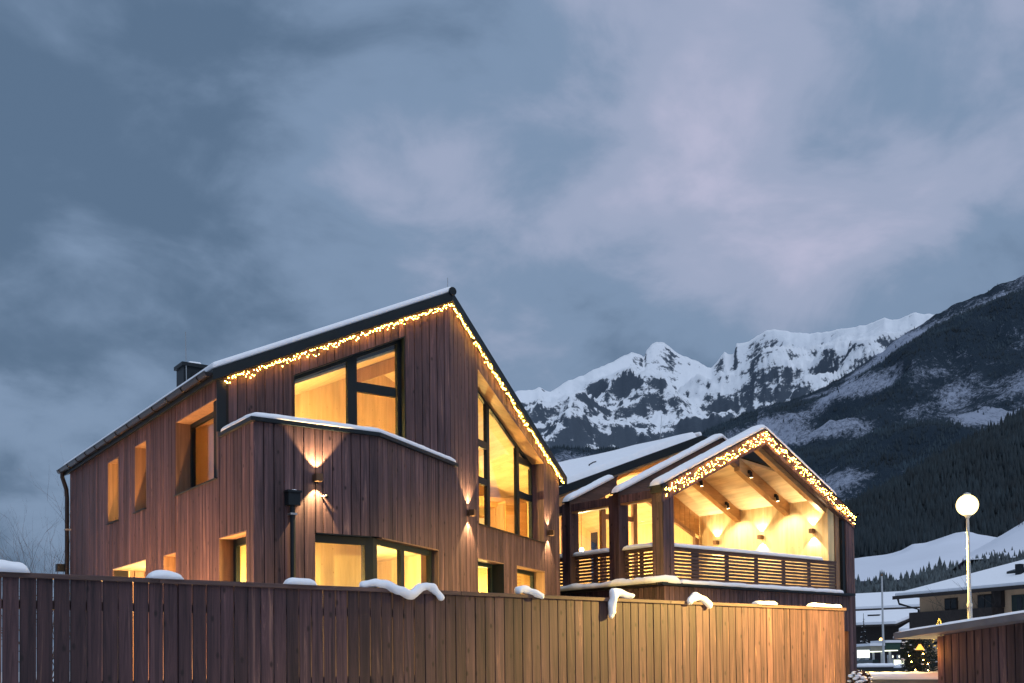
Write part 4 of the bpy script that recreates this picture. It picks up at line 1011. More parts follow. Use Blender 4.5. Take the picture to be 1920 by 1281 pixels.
# ================================================================== mountains and hills
def terrain_mat(name, kind):
    mt, n, l, bs, out = mat_new(name)
    ge = n.new('ShaderNodeNewGeometry'); sp_ = n.new('ShaderNodeSeparateXYZ'); l.new(ge.outputs['Position'], sp_.inputs[0])
    def nz(scale, detail=8, rough=0.6, stretch=None):
        z = n.new('ShaderNodeTexNoise'); z.inputs['Scale'].default_value = scale; z.inputs['Detail'].default_value = detail; z.inputs['Roughness'].default_value = rough
        if stretch:
            mp = n.new('ShaderNodeMapping'); mp.inputs['Scale'].default_value = stretch; l.new(ge.outputs['Position'], mp.inputs[0]); l.new(mp.outputs[0], z.inputs['Vector'])
        else: l.new(ge.outputs['Position'], z.inputs['Vector'])
        return z
    def mth(op, a, b=None, c=None):
        m_ = n.new('ShaderNodeMath'); m_.operation = op
        for i, v in enumerate((a, b, c)):
            if v is None: continue
            if isinstance(v, (int, float)): m_.inputs[i].default_value = v
            else: l.new(v, m_.inputs[i])
        return m_.outputs[0]
    nrm = n.new('ShaderNodeSeparateXYZ'); l.new(ge.outputs['Normal'], nrm.inputs[0])
    if kind == 'massif':
        band = nz(0.006, 6, 0.6, (0.35, 0.35, 2.6)); big = nz(0.0016, 5, 0.55); fine = nz(0.02, 10, 0.75)
        alt = n.new('ShaderNodeMapRange'); l.new(sp_.outputs[2], alt.inputs[0]); alt.inputs[1].default_value = 950; alt.inputs[2].default_value = 1600; alt.inputs[3].default_value = -0.15; alt.inputs[4].default_value = 0.24
        v = mth('ADD', alt.outputs[0], mth('MULTIPLY', mth('SUBTRACT', band.outputs[0], 0.5), 0.9))
        v = mth('ADD', v, mth('MULTIPLY', mth('SUBTRACT', big.outputs[0], 0.5), 0.9))
        fa_ = n.new('ShaderNodeMapRange'); l.new(sp_.outputs[2], fa_.inputs[0]); fa_.inputs[1].default_value = 1000; fa_.inputs[2].default_value = 1600; fa_.inputs[3].default_value = 2.0; fa_.inputs[4].default_value = 1.6
        v = mth('ADD', v, mth('MULTIPLY', mth('SUBTRACT', fine.outputs[0], 0.5), fa_.outputs[0]))
        v = mth('ADD', v, mth('MULTIPLY', mth('SUBTRACT', nrm.outputs[2], 0.66), 1.5))
        rp = n.new('ShaderNodeValToRGB'); e = rp.color_ramp.elements
        e[0].position, e[1].position = 0.44, 0.56
        ad = mth('ADD', v, 0.43); l.new(ad, rp.inputs[0])
        mix = n.new('ShaderNodeMix'); mix.data_type = 'RGBA'; l.new(rp.outputs[0], mix.inputs[0])
        mix.inputs[6].default_value = (0.075, 0.096, 0.125, 1); mix.inputs[7].default_value = (0.80, 0.82, 0.86, 1)
        l.new(mix.outputs[2], bs.inputs['Base Color'])
        b = n.new('ShaderNodeBump'); b.inputs['Strength'].default_value = 0.5; b.inputs['Distance'].default_value = 18.0; l.new(fine.outputs[0], b.inputs['Height']); l.new(b.outputs[0], bs.inputs['Normal'])
    elif kind == 'forest':
        at_ = n.new('ShaderNodeAttribute'); at_.attribute_name = 'snowmask'
        fine = nz(0.13, 9, 0.85, (1, 1, 0.5)); mid_ = nz(0.010, 6, 0.6)
        v = mth('ADD', mth('MULTIPLY', mth('SUBTRACT', fine.outputs[0], 0.5), 2.2), mth('MULTIPLY', mth('SUBTRACT', mid_.outputs[0], 0.5), 0.9))
        v = mth('ADD', v, at_.outputs['Fac'])
        rp = n.new('ShaderNodeValToRGB'); e = rp.color_ramp.elements; e[0].position, e[1].position = 0.42, 0.78
        e[0].color = (0.027, 0.043, 0.062, 1); e[1].color = (0.36, 0.40, 0.50, 1)
        l.new(v, rp.inputs[0]); l.new(rp.outputs[0], bs.inputs['Base Color'])
        b = n.new('ShaderNodeBump'); b.inputs['Strength'].default_value = 0.7; b.inputs['Distance'].default_value = 8.0; l.new(fine.outputs[0], b.inputs['Height']); l.new(b.outputs[0], bs.inputs['Normal'])
    bs.inputs['Roughness'].default_value = 0.85; bs.inputs['Specular IOR Level'].default_value = 0.1
    return mt
def interp(pts, x):
    if x <= pts[0][0]: return pts[0][1]
    for (x0, y0), (x1, y1) in zip(pts[:-1], pts[1:]):
        if x <= x1: return y0+(y1-y0)*(x-x0)/(x1-x0)
    return pts[-1][1]
def ridge_terrain(name, sil, dist, d0f, z0, cols, rows, p_, amp, nscale, seed, mat, jag=0.0, smooth=True, rid=True, ymask=None, back=0.2):
    """hill whose crest follows a skyline; the slope comes down towards the viewer"""
    xs = np.linspace(sil[0][0], sil[-1][0], cols); V = []; mask = []
    ysm = {x: np.mean([interp(sil, x+k_) for k_ in range(-70, 71, 10)]) for x in xs}
    for x in xs:
        y = interp(sil, x)+jag*(noise.fractal(Vector((x*0.045, seed, 0)), 1.0, 2.1, 5))
        d = ray(x, y); h = math.hypot(d[0], d[1]); tan = d[2]/h; hx, hy = d[0]/h, d[1]/h
        D = dist(x); D0 = D*d0f if d0f < 1 else d0f; zr = 1.5+tan*D
        ds_ = ray(x, ysm[x]); zs = 1.5+ds_[2]/math.hypot(ds_[0], ds_[1])*D
        for j in range(rows):
            if j == 0: dd, z = D*(1+back), max(zr*0.55, 0)
            else:
                t = (j-1)/(rows-2); dd = D+(D0-D)*t
                zr_ = zr+(zs-zr)*min(1.0, t*9); z = z0+(zr_-z0)*(1-t)**p_
                q = Vector((hx*dd*nscale, hy*dd*nscale, seed))
                if rid: nn = noise.ridged_multi_fractal(q, 0.9, 2.1, 7, 1.0, 2.0)-1.25
                else: nn = noise.fractal(q, 1.0, 2.0, 5)
                z += amp*nn*min(1.0, t*6)*(1-t)**0.8
                lim = 1.5+tan*dd*(1-0.03*min(1.0, t*10)*(1+0.9*max(-1.0, min(1.0, nn))))
                z = min(z, lim)
            V.append((hx*dd, hy*dd, z)); mask.append(ymask(x, j, hx*dd, hy*dd, z) if ymask else 0.0)
    V = np.array(V); i, j = np.meshgrid(np.arange(cols-1), np.arange(rows-1), indexing='ij')
    a = (i*rows+j).ravel(); F = np.stack([a, a+1, a+rows+1, a+rows], 1)
    o = np_mesh(name, V, F, mat, None, smooth)
    if ymask:
        at_ = o.data.attributes.new('snowmask', 'FLOAT', 'POINT'); at_.data.foreach_set('value', np.array(mask, np.float32))
    return o, V.reshape(cols, rows, 3), np.array(mask).reshape(cols, rows), xs
SIL_FAR = [(560, 1010), (760, 860), (880, 780), (969, 733), (1013, 728), (1031, 734), (1064, 715), (1090, 704), (1120, 691), (1156, 675), (1185, 660), (1198, 664), (1208, 669), (1212, 655), (1222, 645), (1231, 641), (1245, 644), (1258, 653), (1271, 662), (1298, 674), (1325, 688), (1334, 690), (1343, 682), (1352, 668), (1359, 660), (1368, 666), (1377, 662), (1381, 643), (1405, 641), (1420, 629), (1435, 620), (1450, 617), (1468, 620), (1501, 626), (1530, 622), (1554, 620), (1580, 616), (1602, 614), (1630, 606), (1658, 596), (1673, 601), (1690, 596), (1716, 587), (1753, 590), (1850, 600), (2050, 640), (2300, 700)]
o, V_, m_, x_ = ridge_terrain('snowy_mountain', SIL_FAR, lambda x: 6200+700*math.sin(x*0.006), 0.42, 120, 620, 150, 1.30, 420, 0.00085, 3.3, terrain_mat('alpine_rock_and_snow', 'massif'), jag=3.2)
tag(o, kind='structure')
SIL_MID = [(930, 905), (1033, 838), (1120, 842), (1240, 838), (1316, 811), (1369, 788), (1405, 773), (1440, 761), (1498, 746), (1533, 731), (1584, 705), (1652, 660), (1702, 622), (1723, 612), (1753, 590), (1800, 567), (1845, 550), (1863, 537), (1904, 524), (1925, 513), (2060, 470), (2300, 430)]
def mask_mid(x, j, wx, wy, z):
    v = noise.fractal(Vector((wx*0.0021+3, wy*0.0021, z*0.0035)), 0.9, 2.0, 5)
    w_ = noise.fractal(Vector((wx*0.0060+9, wy*0.0060, z*0.009)), 0.9, 2.0, 4)
    base = 0.52+1.15*v+0.6*w_
    if x < 1420: base -= 0.25
    if j < 9: base -= 0.045*(9-j)
    return max(-0.05, min(0.72, base))
o_mid, V_mid, m_mid, xs_mid = ridge_terrain('forested_mountain', SIL_MID, lambda x: 2500+0.25*(x-1600), 0.40, 40, 420, 110, 1.0, 110, 0.0016, 8.1, terrain_mat('forest_floor_and_snow', 'forest'), jag=3.0, ymask=mask_mid)
tag(o_mid, kind='structure')
SIL_NEAR = [(1330, 1080), (1500, 1010), (1600, 955), (1614, 947), (1661, 927), (1702, 903), (1742, 880), (1791, 852), (1840, 828), (1884, 808), (1920, 785), (2060, 720), (2300, 640)]
o_near, V_near, m_near, xs_near = ridge_terrain('forested_hill', SIL_NEAR, lambda x: 1150.0, 0.60, 60, 240, 60, 1.0, 25, 0.003, 5.5, terrain_mat('dark_forest_floor', 'forest'), jag=2.0, ymask=lambda x, j, wx, wy, z: -0.12, rid=False)
tag(o_near, kind='structure')
fieldm = snow_mat('snow_field', (0.68, 0.70, 0.77), 0.05, 0.25)
SIL_F1 = [(1380, 1095), (1520, 1062), (1602, 1047), (1660, 1040), (1690, 1032), (1712, 1020), (1735, 1018), (1760, 1010), (1790, 1000), (1812, 996), (1835, 1002), (1870, 1008), (1960, 1015), (2200, 1030)]
o, V_f1, _, xs_f1 = ridge_terrain('snow_field', SIL_F1, lambda x: 640.0, 0.80, 38, 160, 50, 0.9, 5, 0.006, 2.2, fieldm, jag=0.8, rid=False)
tag(o, kind='structure')
SIL_F2 = [(1770, 1075), (1815, 1038), (1840, 1025), (1870, 1008), (1900, 990), (1920, 978), (1990, 935), (2200, 860)]
o, V_f2, _, xs_f2 = ridge_terrain('snow_field', SIL_F2, lambda x: 560.0, 0.88, 44, 90, 40, 0.9, 3, 0.006, 6.2, fieldm, jag=0.6, rid=False)
tag(o, kind='structure')

# ---- conifers
treem = plain('conifer_needles', (0.013, 0.022, 0.028), 0.8, 0, 0.5, 0.05)
treem_s = plain('snow_dusted_conifer_needles', (0.060, 0.075, 0.082), 0.8, 0, 0.6, 0.3)
def cone_forest(name, pts, hs, mat, label, seed, sides=6, tiers=2, wr=0.19, thing_kind='stuff'):
    rg = np.random.default_rng(seed); n = len(pts)
    ang = np.arange(sides)*2*math.pi/sides; V, F = [], []
    for t in range(tiers):
        zb = 0.04+0.80*t/tiers; zt_ = 0.55+0.45*(t+1)/tiers if tiers > 1 else 1.0; rad = wr*(1-0.85*t/max(1, tiers))
        base = len(V)
        for k_ in range(sides): V.append((math.cos(ang[k_])*rad, math.sin(ang[k_])*rad, zb))
        V.append((0, 0, zt_))
        for k_ in range(sides): F.append((base+k_, base+(k_+1) % sides, base+sides))
    V, F = np.array(V), np.array(F)
    rot = rg.uniform(0, 6.28, n); c, s = np.cos(rot), np.sin(rot); wsc = rg.uniform(0.75, 1.3, n)
    jit = 1+rg.uniform(-0.28, 0.28, (n, len(V)))
    X = V[None, :, 0]*jit*(hs*wsc)[:, None]; Y = V[None, :, 1]*jit*(hs*wsc)[:, None]; Z = V[None, :, 2]*hs[:, None]
    P = np.stack([X*c[:, None]-Y*s[:, None]+pts[:, 0:1], X*s[:, None]+Y*c[:, None]+pts[:, 1:2], Z+pts[:, 2:3]], 2).reshape(-1, 3)
    Fa = (F[None]+(np.arange(n)*len(V))[:, None, None]).reshape(-1, 3)
    o = np_mesh(name, P, Fa, mat)
    return tag(o, label, 'forest', kind=thing_kind)
def scatter(V, m, xs, n, seed, keep, rows=(1, 999), xr=(-1e9, 1e9)):
    rg = np.random.default_rng(seed); C, R = V.shape[:2]; out = []
    r1_ = min(rows[1], R-2); i = rg.integers(0, C-1, n*3); j = rg.integers(rows[0], r1_, n*3); u, w = rg.random(n*3), rg.random(n*3)
    P = V[i, j]*((1-u)*(1-w))[:, None]+V[i+1, j]*(u*(1-w))[:, None]+V[i, j+1]*((1-u)*w)[:, None]+V[i+1, j+1]*(u*w)[:, None]
    k = rg.random(n*3) < keep(m[i, j]); k &= (xs[i] > xr[0]) & (xs[i] < xr[1])
    return P[k][:n]
P = scatter(V_mid, m_mid, xs_mid, 15000, 1, lambda v: np.clip(0.80-1.9*v, 0.03, 1.0), rows=(1, 95), xr=(930, 2100))
P[:, 2] -= 1.0
cone_forest('conifer_forest', P, np.random.default_rng(4).uniform(5, 10, len(P)), plain('far_conifer_needles', (0.020, 0.035, 0.048), 0.85, 0, 0.6, 0.02), 'dark conifer forest covering the high mountain slope', 5, sides=5, tiers=1, wr=0.17)
P = scatter(V_near, m_near, xs_near, 9000, 2, lambda v: np.full(v.shape, 1.0), rows=(1, 58), xr=(1560, 2100))
P[:, 2] -= 1.0
cone_forest('conifer_forest', P, np.random.default_rng(5).uniform(9, 19, len(P)), treem, 'dark conifer forest on the nearer hill above the snow field', 6, sides=6, tiers=2, wr=0.17)
# belt of spruces in front of the snow field
BELT = [(1540, 1082), (1602, 1076), (1628, 1080), (1655, 1070), (1677, 1079), (1700, 1072), (1718, 1064), (1742, 1053), (1763, 1043), (1785, 1050), (1809, 1046), (1830, 1040), (1848, 1031), (1884, 1024), (1920, 1021), (1990, 1010), (2100, 1000)]
rg = random.Random(9); pts, hs = [], []
for k in range(1500):
    x = rg.uniform(1545, 2080); row = rg.random(); D = 470-190*row
    top = interp(BELT, x)+rg.uniform(-5, 9)+row*62; h = rg.uniform(6.5, 11.5)*(0.9 if row < 0.1 else 1)
    p = at(x, top, D); pts.append((p[0], p[1], p[2]-h)); hs.append(h)
cone_forest('spruce_belt', np.array(pts), np.array(hs), treem_s, 'belt of dark spruces below the snow field behind the houses', 8, sides=9, tiers=4, wr=0.22)
# slope the belt stands on
SIL_B = [(1500, 1128), (1602, 1118), (1660, 1114), (1742, 1098), (1809, 1090), (1884, 1068), (1990, 1050), (2200, 1030)]
o, _, _, _ = ridge_terrain('snowy_slope', SIL_B, lambda x: 480.0, 0.45, 0, 80, 30, 1.0, 2, 0.01, 1.2, fieldm, rid=False); tag(o, kind='structure')

# ================================================================== neighbourhood at the right
def face_box(name, parent, P0, u, w, s0, s1, d0, d1, z0, z1, mat):
    f_ = lambda s, d, z: (P0[0]+u[0]*s+w[0]*d, P0[1]+u[1]*s+w[1]*d, z)
    return MB(f_).box(s0, s1, d0, d1, z0, z1).build(name, mat, parent)
plaster = plain('cream_plaster_lamp_tint', (0.72, 0.48, 0.30), 0.85, 0, 0.06, 2.0)  # streetlight warmth and brightness put into the wall colour
darkwood = plain('dark_balcony_wood', (0.035, 0.028, 0.026), 0.7)
shut = plain('dark_green_shutter', (0.03, 0.045, 0.04), 0.6)
winm = plain('unlit_window_glass', (0.02, 0.026, 0.03), 0.12)
def frame_dir(p, q):
    d = Vector((q[0]-p[0], q[1]-p[1])); L = d.length; d.normalize(); return (d.x, d.y), (-d.y, d.x), L
# --- plastered house with hipped snowy roof
P0 = on_ground(1727, 61.5); P1 = on_ground(2010, 52.5); u, w, L = frame_dir(P0, P1)
vh = thing('village_house', (*P0, 0), 'cream plastered house with hipped snowy roof and dark balcony behind the shed', 'house')
FB = lambda *a: face_box(*a)
face_box('wall', vh, P0, u, w, 0, L, 0, 9, 0, 5.25, plaster)
tfh = lambda s, d, z: (P0[0]+u[0]*s+w[0]*d, P0[1]+u[1]*s+w[1]*d, z)
ov = 1.0
rb = MB(tfh); ez, rzv = 5.2, 7.15
q = [(-ov, -ov), (L+2, -ov), (L+2, 9+ov), (-ov, 9+ov)]
def hip(z0, z1): return [(a, b, z0) for a, b in q]+[(4.4, 4.5, z1), (L+1, 4.5, z1)]
vv = hip(ez, rzv-0.15); hf = [(0, 1, 5, 4), (1, 2, 5), (2, 3, 4, 5), (3, 0, 4), (3, 2, 1, 0)]
rb.add(vv, hf); ro = rb.build('roof', darkwood, vh)
sb = MB(tfh); sb.add([(a+0.06 if a < 0 else a, b+0.06 if b < 0 else b, z+0.02) for a, b, z in hip(ez, rzv-0.15)]+[(a+0.08 if a < 0 else a, b+0.08 if b < 0 else b, z) for a, b, z in hip(ez+0.22, rzv+0.12)],
    [(6+i for i in f_) and tuple(6+i for i in f_) for f_ in hf[:4]]+[(0, 1, 7, 6), (1, 2, 8, 7), (2, 3, 9, 8), (3, 0, 6, 9)]); sb.build('snow', M['snow'], ro)
face_box('fascia', vh, P0, u, w, -ov-0.03, L+2, -ov-0.04, -ov-0.004, ez-0.14, ez+0.06, darkwood)
face_box('balcony', vh, P0, u, w, 0.1, 5.9, -0.9, -0.02, 3.15, 4.25, darkwood)
for s0, s1, z0, z1, mt in ((1.9, 2.8, 4.3, 4.95, winm), (4.2, 5.2, 3.9, 5.0, winm)):
    wi = face_box('window', vh, P0, u, w, s0, s1, -0.06, 0.05, z0, z1, darkwood)
    face_box('pane', wi, P0, u, w, s0+0.07, (s0+s1)/2-0.03, -0.075, -0.055, z0+0.07, z1-0.07, mt)
    face_box('pane', wi, P0, u, w, (s0+s1)/2+0.03, s1-0.07, -0.075, -0.055, z0+0.07, z1-0.07, mt)
wi = face_box('window', vh, P0, u, w, 6.4, 7.4, -0.05, 0.05, 4.0, 4.85, shut); face_box('pane', wi, P0, u, w, 6.75, 7.05, -0.07, -0.045, 4.1, 4.75, winm)
face_box('divider_wall', vh, P0, u, w, 5.35, 5.95, -0.3, -0.01, 4.26, 5.18, darkwood)
MB(tfh).tube([(-0.75, -0.9, ez-0.1), (-0.7, -0.85, ez-0.4), (-0.02, -0.07, ez-0.75), (-0.02, -0.07, 0)], 0.06, 8).build('downpipe', M['metal'], vh)
chm = MB(tfh).box(7.0, 7.9, 1.6, 2.4, 5.6, 7.6).build('chimney', plain('grey_chimney_render', (0.12, 0.11, 0.11), 0.9), ro)
MB(tfh).box(6.9, 8.0, 1.5, 2.5, 7.6, 7.68).build('chimney_cap', M['snow'], chm)
MB(tfh).hexa([(5.2, 1.0, 6.0), (6.6, 1.0, 6.0), (6.6, 2.0, 6.35), (5.2, 2.0, 6.35)], [(5.2, 1.0, 6.2), (6.6, 1.0, 6.2), (6.6, 2.0, 6.45), (5.2, 2.0, 6.45)]).build('roof_window', winm, ro)
MB(tfh).box(6.1, 6.4, 0.6, 0.9, 5.8, 6.5).build('vent_pipe', M['metal'], ro)
# --- low wide building with two-level snowy roof
P0b = on_ground(1545, 92); P1b = on_ground(1765, 86); u2, w2, L2 = frame_dir(P0b, P1b)
lb = thing('low_building', (*P0b, 0), 'long dark low building with wide stepped snow roof beyond the flagpole', 'building')
tfb = lambda s, d, z: (P0b[0]+u2[0]*s+w2[0]*d, P0b[1]+u2[1]*s+w2[1]*d, z)
face_box('wall', lb, P0b, u2, w2, 0.4, L2, 1.0, 12, 0, 5.2, darkwood)
def slab(parent, p4, t, mat, name): 
    return MB(tfb).hexa([(a, b, z-t) for a, b, z in p4], p4).build(name, mat, parent)
Ls = L2-3.3
r1_ = slab(lb, [(-1, -0.6, 4.55), (Ls, -0.6, 4.55), (Ls+1.6, 3.2, 5.75), (-1, 3.2, 5.75)], 0.15, darkwood, 'roof')
slab(r1_, [(-1, -0.55, 4.78), (Ls-0.05, -0.55, 4.78), (Ls+1.5, 3.2, 5.98), (-1, 3.2, 5.98)], 0.22, M['snow'], 'snow')
r2_ = slab(lb, [(-1, 3.0, 6.05), (Ls+1.8, 3.0, 6.05), (Ls+2.2, 8.5, 7.55), (-1, 8.5, 7.55)], 0.2, darkwood, 'roof')
slab(r2_, [(-1, 3.05, 6.28), (Ls+1.75, 3.05, 6.28), (Ls+2.15, 8.5, 7.78), (-1, 8.5, 7.78)], 0.22, M['snow'], 'snow')
r3_ = slab(lb, [(Ls+0.2, -0.8, 3.95), (L2+1, -0.8, 3.95), (L2+1, 8.0, 7.0), (Ls+2.2, 8.0, 7.0)], 0.15, darkwood, 'roof')
slab(r3_, [(Ls+0.25, -0.75, 4.17), (L2+1, -0.75, 4.17), (L2+1, 8.0, 7.22), (Ls+2.2, 8.0, 7.22)], 0.2, M['snow'], 'snow')
r4_ = slab(lb, [(Ls+0.2, -2.2, 3.35), (L2+1, -2.2, 3.35), (L2+1, -0.4, 3.75), (Ls+0.2, -0.4, 3.75)], 0.12, darkwood, 'porch_roof')
slab(r4_, [(Ls+0.25, -2.15, 3.5), (L2+1, -2.15, 3.5), (L2+1, -0.4, 3.9), (Ls+0.25, -0.4, 3.9)], 0.14, M['snow'], 'snow')
MB(tfb).box(3.4, 4.4, 1.2, 1.6, 5.35, 5.47).build('roof_hatch', M['metal'], r1_)

# --- street lamp
LP = at(1828, 946, 16.1); BX, BY = on_ground(1821, 16.1); LX, LY, LZ = map(float, LP)
sl_ = thing('street_lamp', (BX, BY, 0), 'tall slim street lamp with glowing head beside the loggia house', 'street lamp')
MB().tube([(BX, BY, 0), (BX, BY, 2.3)], 0.034, 12).build('lamp_post_foot', M['pole'], sl_)
MB().tube([(BX, BY, 2.302), (BX, BY, 2.36)], 0.040, 12).build('lamp_post_collar', M['pole'], sl_)
MB().tube([(BX, BY, 2.362), (BX, BY, LZ-0.19)], [0.028, 0.021], 12).build('lamp_post_shaft', M['pole'], sl_)
MB().tube([(BX, BY, LZ-0.195), (BX, BY, LZ-0.14)], [0.024, 0.06], 12).build('lamp_holder', M['pole'], sl_)
lg = MB(); lg.ball((BX, BY, LZ), 0.16, 24, 16); lg.build('lamp_globe', emit('street_lamp_glow', (1.0, 0.74, 0.32), 3.2), sl_, smooth=True)
MB().tube([(BX, BY, LZ+0.156), (BX, BY, LZ+0.175), (BX, BY, LZ+0.19)], [0.055, 0.05, 0.015], 14).build('lamp_cap', M['pole'], sl_)
lamp('lamp_light', 'SPOT', (BX-0.08, BY+0.16, LZ-0.14), 5000, (1.0, 0.66, 0.17), sl_, aim=(-1.35, 3.0, -4.35), size=0.08, spot=R_(126), blend=0.4)
# --- flagpole
fx_, fy_ = on_ground(1657, 44)
fpz = float(at(1653, 1080, 44)[2])
fp_ = thing('flagpole', (fx_, fy_, 0), 'thin bare white flagpole before the long low building', 'flagpole')
MB().tube([(fx_, fy_, 0), (fx_, fy_, fpz)], [0.055, 0.032], 10).build('pole', M['pole'], fp_)
MB().ball((fx_, fy_, fpz+0.04), 0.05, 10, 6).build('finial', M['bronze'], fp_)
# --- shed
S0 = on_ground(1757, 13.2); S1_ = on_ground(1985, 11.7); u3, w3, L3 = frame_dir(S0, S1_)
shed = thing('board_shed', (*S0, 0), 'low board shed with overhanging snow-covered roof, lit orange at its corner', 'shed')
WS = Wall(S0, u3, (-w3[0], -w3[1]))
ztS = line(0, 1.80, L3, 1.97)
clad(WS, shed, 0, L3, const(0.02), ztS, [], pitch=0.112, gap=0.010, t=0.022, mat=M['clad'], rng=random.Random(31))
core(WS, shed, 0.02, L3, const(0.0), ztS, [], -0.025, -0.06, M['core'], 'wall')
WS2 = Wall((S0[0]+w3[0]*2.0, S0[1]+w3[1]*2.0), (-w3[0], -w3[1]), (-u3[0], -u3[1]))
clad(WS2, shed, 0, 1.99, const(0.02), const(1.80), [], pitch=0.112, gap=0.010, t=0.022, mat=M['clad'], rng=random.Random(32))
rs = WS.mb(); oL = 0.40
a4 = [(-oL, 0.30, 1.78), (L3+0.5, 0.30, 2.00), (L3+0.5, -2.2, 2.00), (-oL, -2.2, 1.78)]
rs.hexa([(s, n_, z) for s, n_, z in a4], [(s, n_, z+0.075) for s, n_, z in a4]); rso = rs.build('roof', plain('grey_painted_fascia', (0.16, 0.15, 0.16), 0.6), shed)
sn_ = []; nA, nB = 40, 14; vs, fs_ = [], []
for i in range(nA+1):
    for j in range(nB+1):
        s = -oL+0.01+(L3+0.5+oL)*i/nA; n_ = 0.29-2.45*j/nB; e_ = min(1.0, min(i, nA-i, j, nB-j)/1.6)
        zb_ = 1.857+0.22*(s+oL)/(L3+0.5+oL)
        vs.append(WS.P(s, n_, zb_+0.055*(e_**0.5)*(1+0.3*noise.noise(Vector((s*3, n_*3, 2.0)))) ))
for i in range(nA):
    for j in range(nB):
        a = i*(nB+1)+j; fs_.append((a, a+1, a+nB+2, a+nB+1))
MB().add(vs, fs_).build('snow', M['snow'], rso, smooth=True)
# lantern under the shed eave
lx, ly, lz = WS.P(-0.17, 0.10, 1.66)
ln = thing('shed_lantern', (lx, ly, lz), 'small orange lantern under the shed eave', 'lantern')
MB().tube([(lx, ly, lz+0.05), (lx, ly, 1.78)], 0.005, 6).build('lantern_chain', M['black'], ln)
MB().tube([(lx, ly, lz-0.02), (lx, ly, lz+0.05)], [0.055, 0.012], 10).build('lantern_shade', emit('orange_lantern_glow', (1.0, 0.45, 0.08), 2.2), ln)
lamp('lantern_light', 'POINT', (lx, ly, lz-0.06), 8, (1.0, 0.35, 0.06), ln, size=0.02)
# --- garden wall with snow
g0_ = on_ground(1600, 14.6); g1_ = on_ground(1790, 13.6)
gw = thing('garden_wall', (*g0_, 0), 'low grey garden wall under a thick roll of snow', 'wall')
ug, wg, Lg = frame_dir(g0_, g1_); tfg = lambda s, d, z: (g0_[0]+ug[0]*s+wg[0]*d, g0_[1]+ug[1]*s+wg[1]*d, z)
MB(tfg).box(0, Lg, -0.1, 0.1, 0, 1.27).build('wall_body', plain('grey_render', (0.16, 0.15, 0.14), 0.9), gw)
snow_ridge(gw, [tfg(0.0, 0, 1.268), tfg(Lg*0.5, 0, 1.268), tfg(Lg, 0, 1.268)], 0.26, 0.10, seed=91, uneven=0.35)

# --- plants
def branchy(mb, p, d, L, r, depth, rg, up=0.25, spread=0.6, kids=(2, 3), curve=0.15):
    pts = [Vector(p)]; dd = Vector(d).normalized()
    for i in range(4):
        dd = (dd+Vector((rg.uniform(-1, 1), rg.uniform(-1, 1), rg.uniform(-.4, 1)*up*2))*curve).normalized()
        pts.append(pts[-1]+dd*L/4)
    mb.tube(pts, [r*(1-0.16*i) for i in range(5)], 5 if depth > 1 else 4)
    if depth <= 0: return
    for k_ in range(rg.randint(*kids)):
        q = pts[rg.randint(2, 4)]; nd = (dd+Vector((rg.uniform(-1, 1), rg.uniform(-1, 1), rg.uniform(-.5, 1)))*spread).normalized()
        branchy(mb, q, nd, L*rg.uniform(0.55, 0.8), r*0.55, depth-1, rg, up, spread, kids, curve)
bark = plain('bare_twig_bark', (0.045, 0.035, 0.032), 0.85)
def bare_plant(name, label, cat, base, h, r, stems, depth, seed, lean=0.35, group=None):
    rg = random.Random(seed); t = thing(name, base, label, cat, group)
    for i in range(stems):
        q = MB(); d = Vector((rg.uniform(-lean, lean), rg.uniform(-lean, lean), 1))
        branchy(q, (base[0]+rg.uniform(-.1, .1)*stems*0.15, base[1]+rg.uniform(-.1, .1)*stems*0.15, base[2]), d, h*rg.uniform(0.35, 0.5), r, depth, rg, spread=0.75)
        q.build('stem', bark, t)
    return t
b_ = at(88, 1245, 24)
bare_plant('bare_shrub', 'bare twiggy shrub rising behind the fence beside the long wall', 'shrub', (float(b_[0]), float(b_[1]), 0.0), 4.9, 0.02, 11, 5, 3, lean=0.22)
p_ = on_ground(1843, 50); bare_plant('bare_tree', 'bare young tree before the cream plastered house', 'tree', (*p_, 0), 6.4, 0.05, 1, 5, 8, 0.1)
p_ = on_ground(1873, 51); bare_plant('bare_tree', 'bare frosty shrub beside the shuttered window', 'tree', (*p_, 0), 5.6, 0.05, 2, 4, 14, 0.2)
p_ = at(1917, 1001, 505); bare_plant('bare_tree', 'lone bare tree on the upper snow field', 'tree', (float(p_[0]), float(p_[1]), float(p_[2])-1.0), 12, 0.16, 2, 4, 15, 0.3)
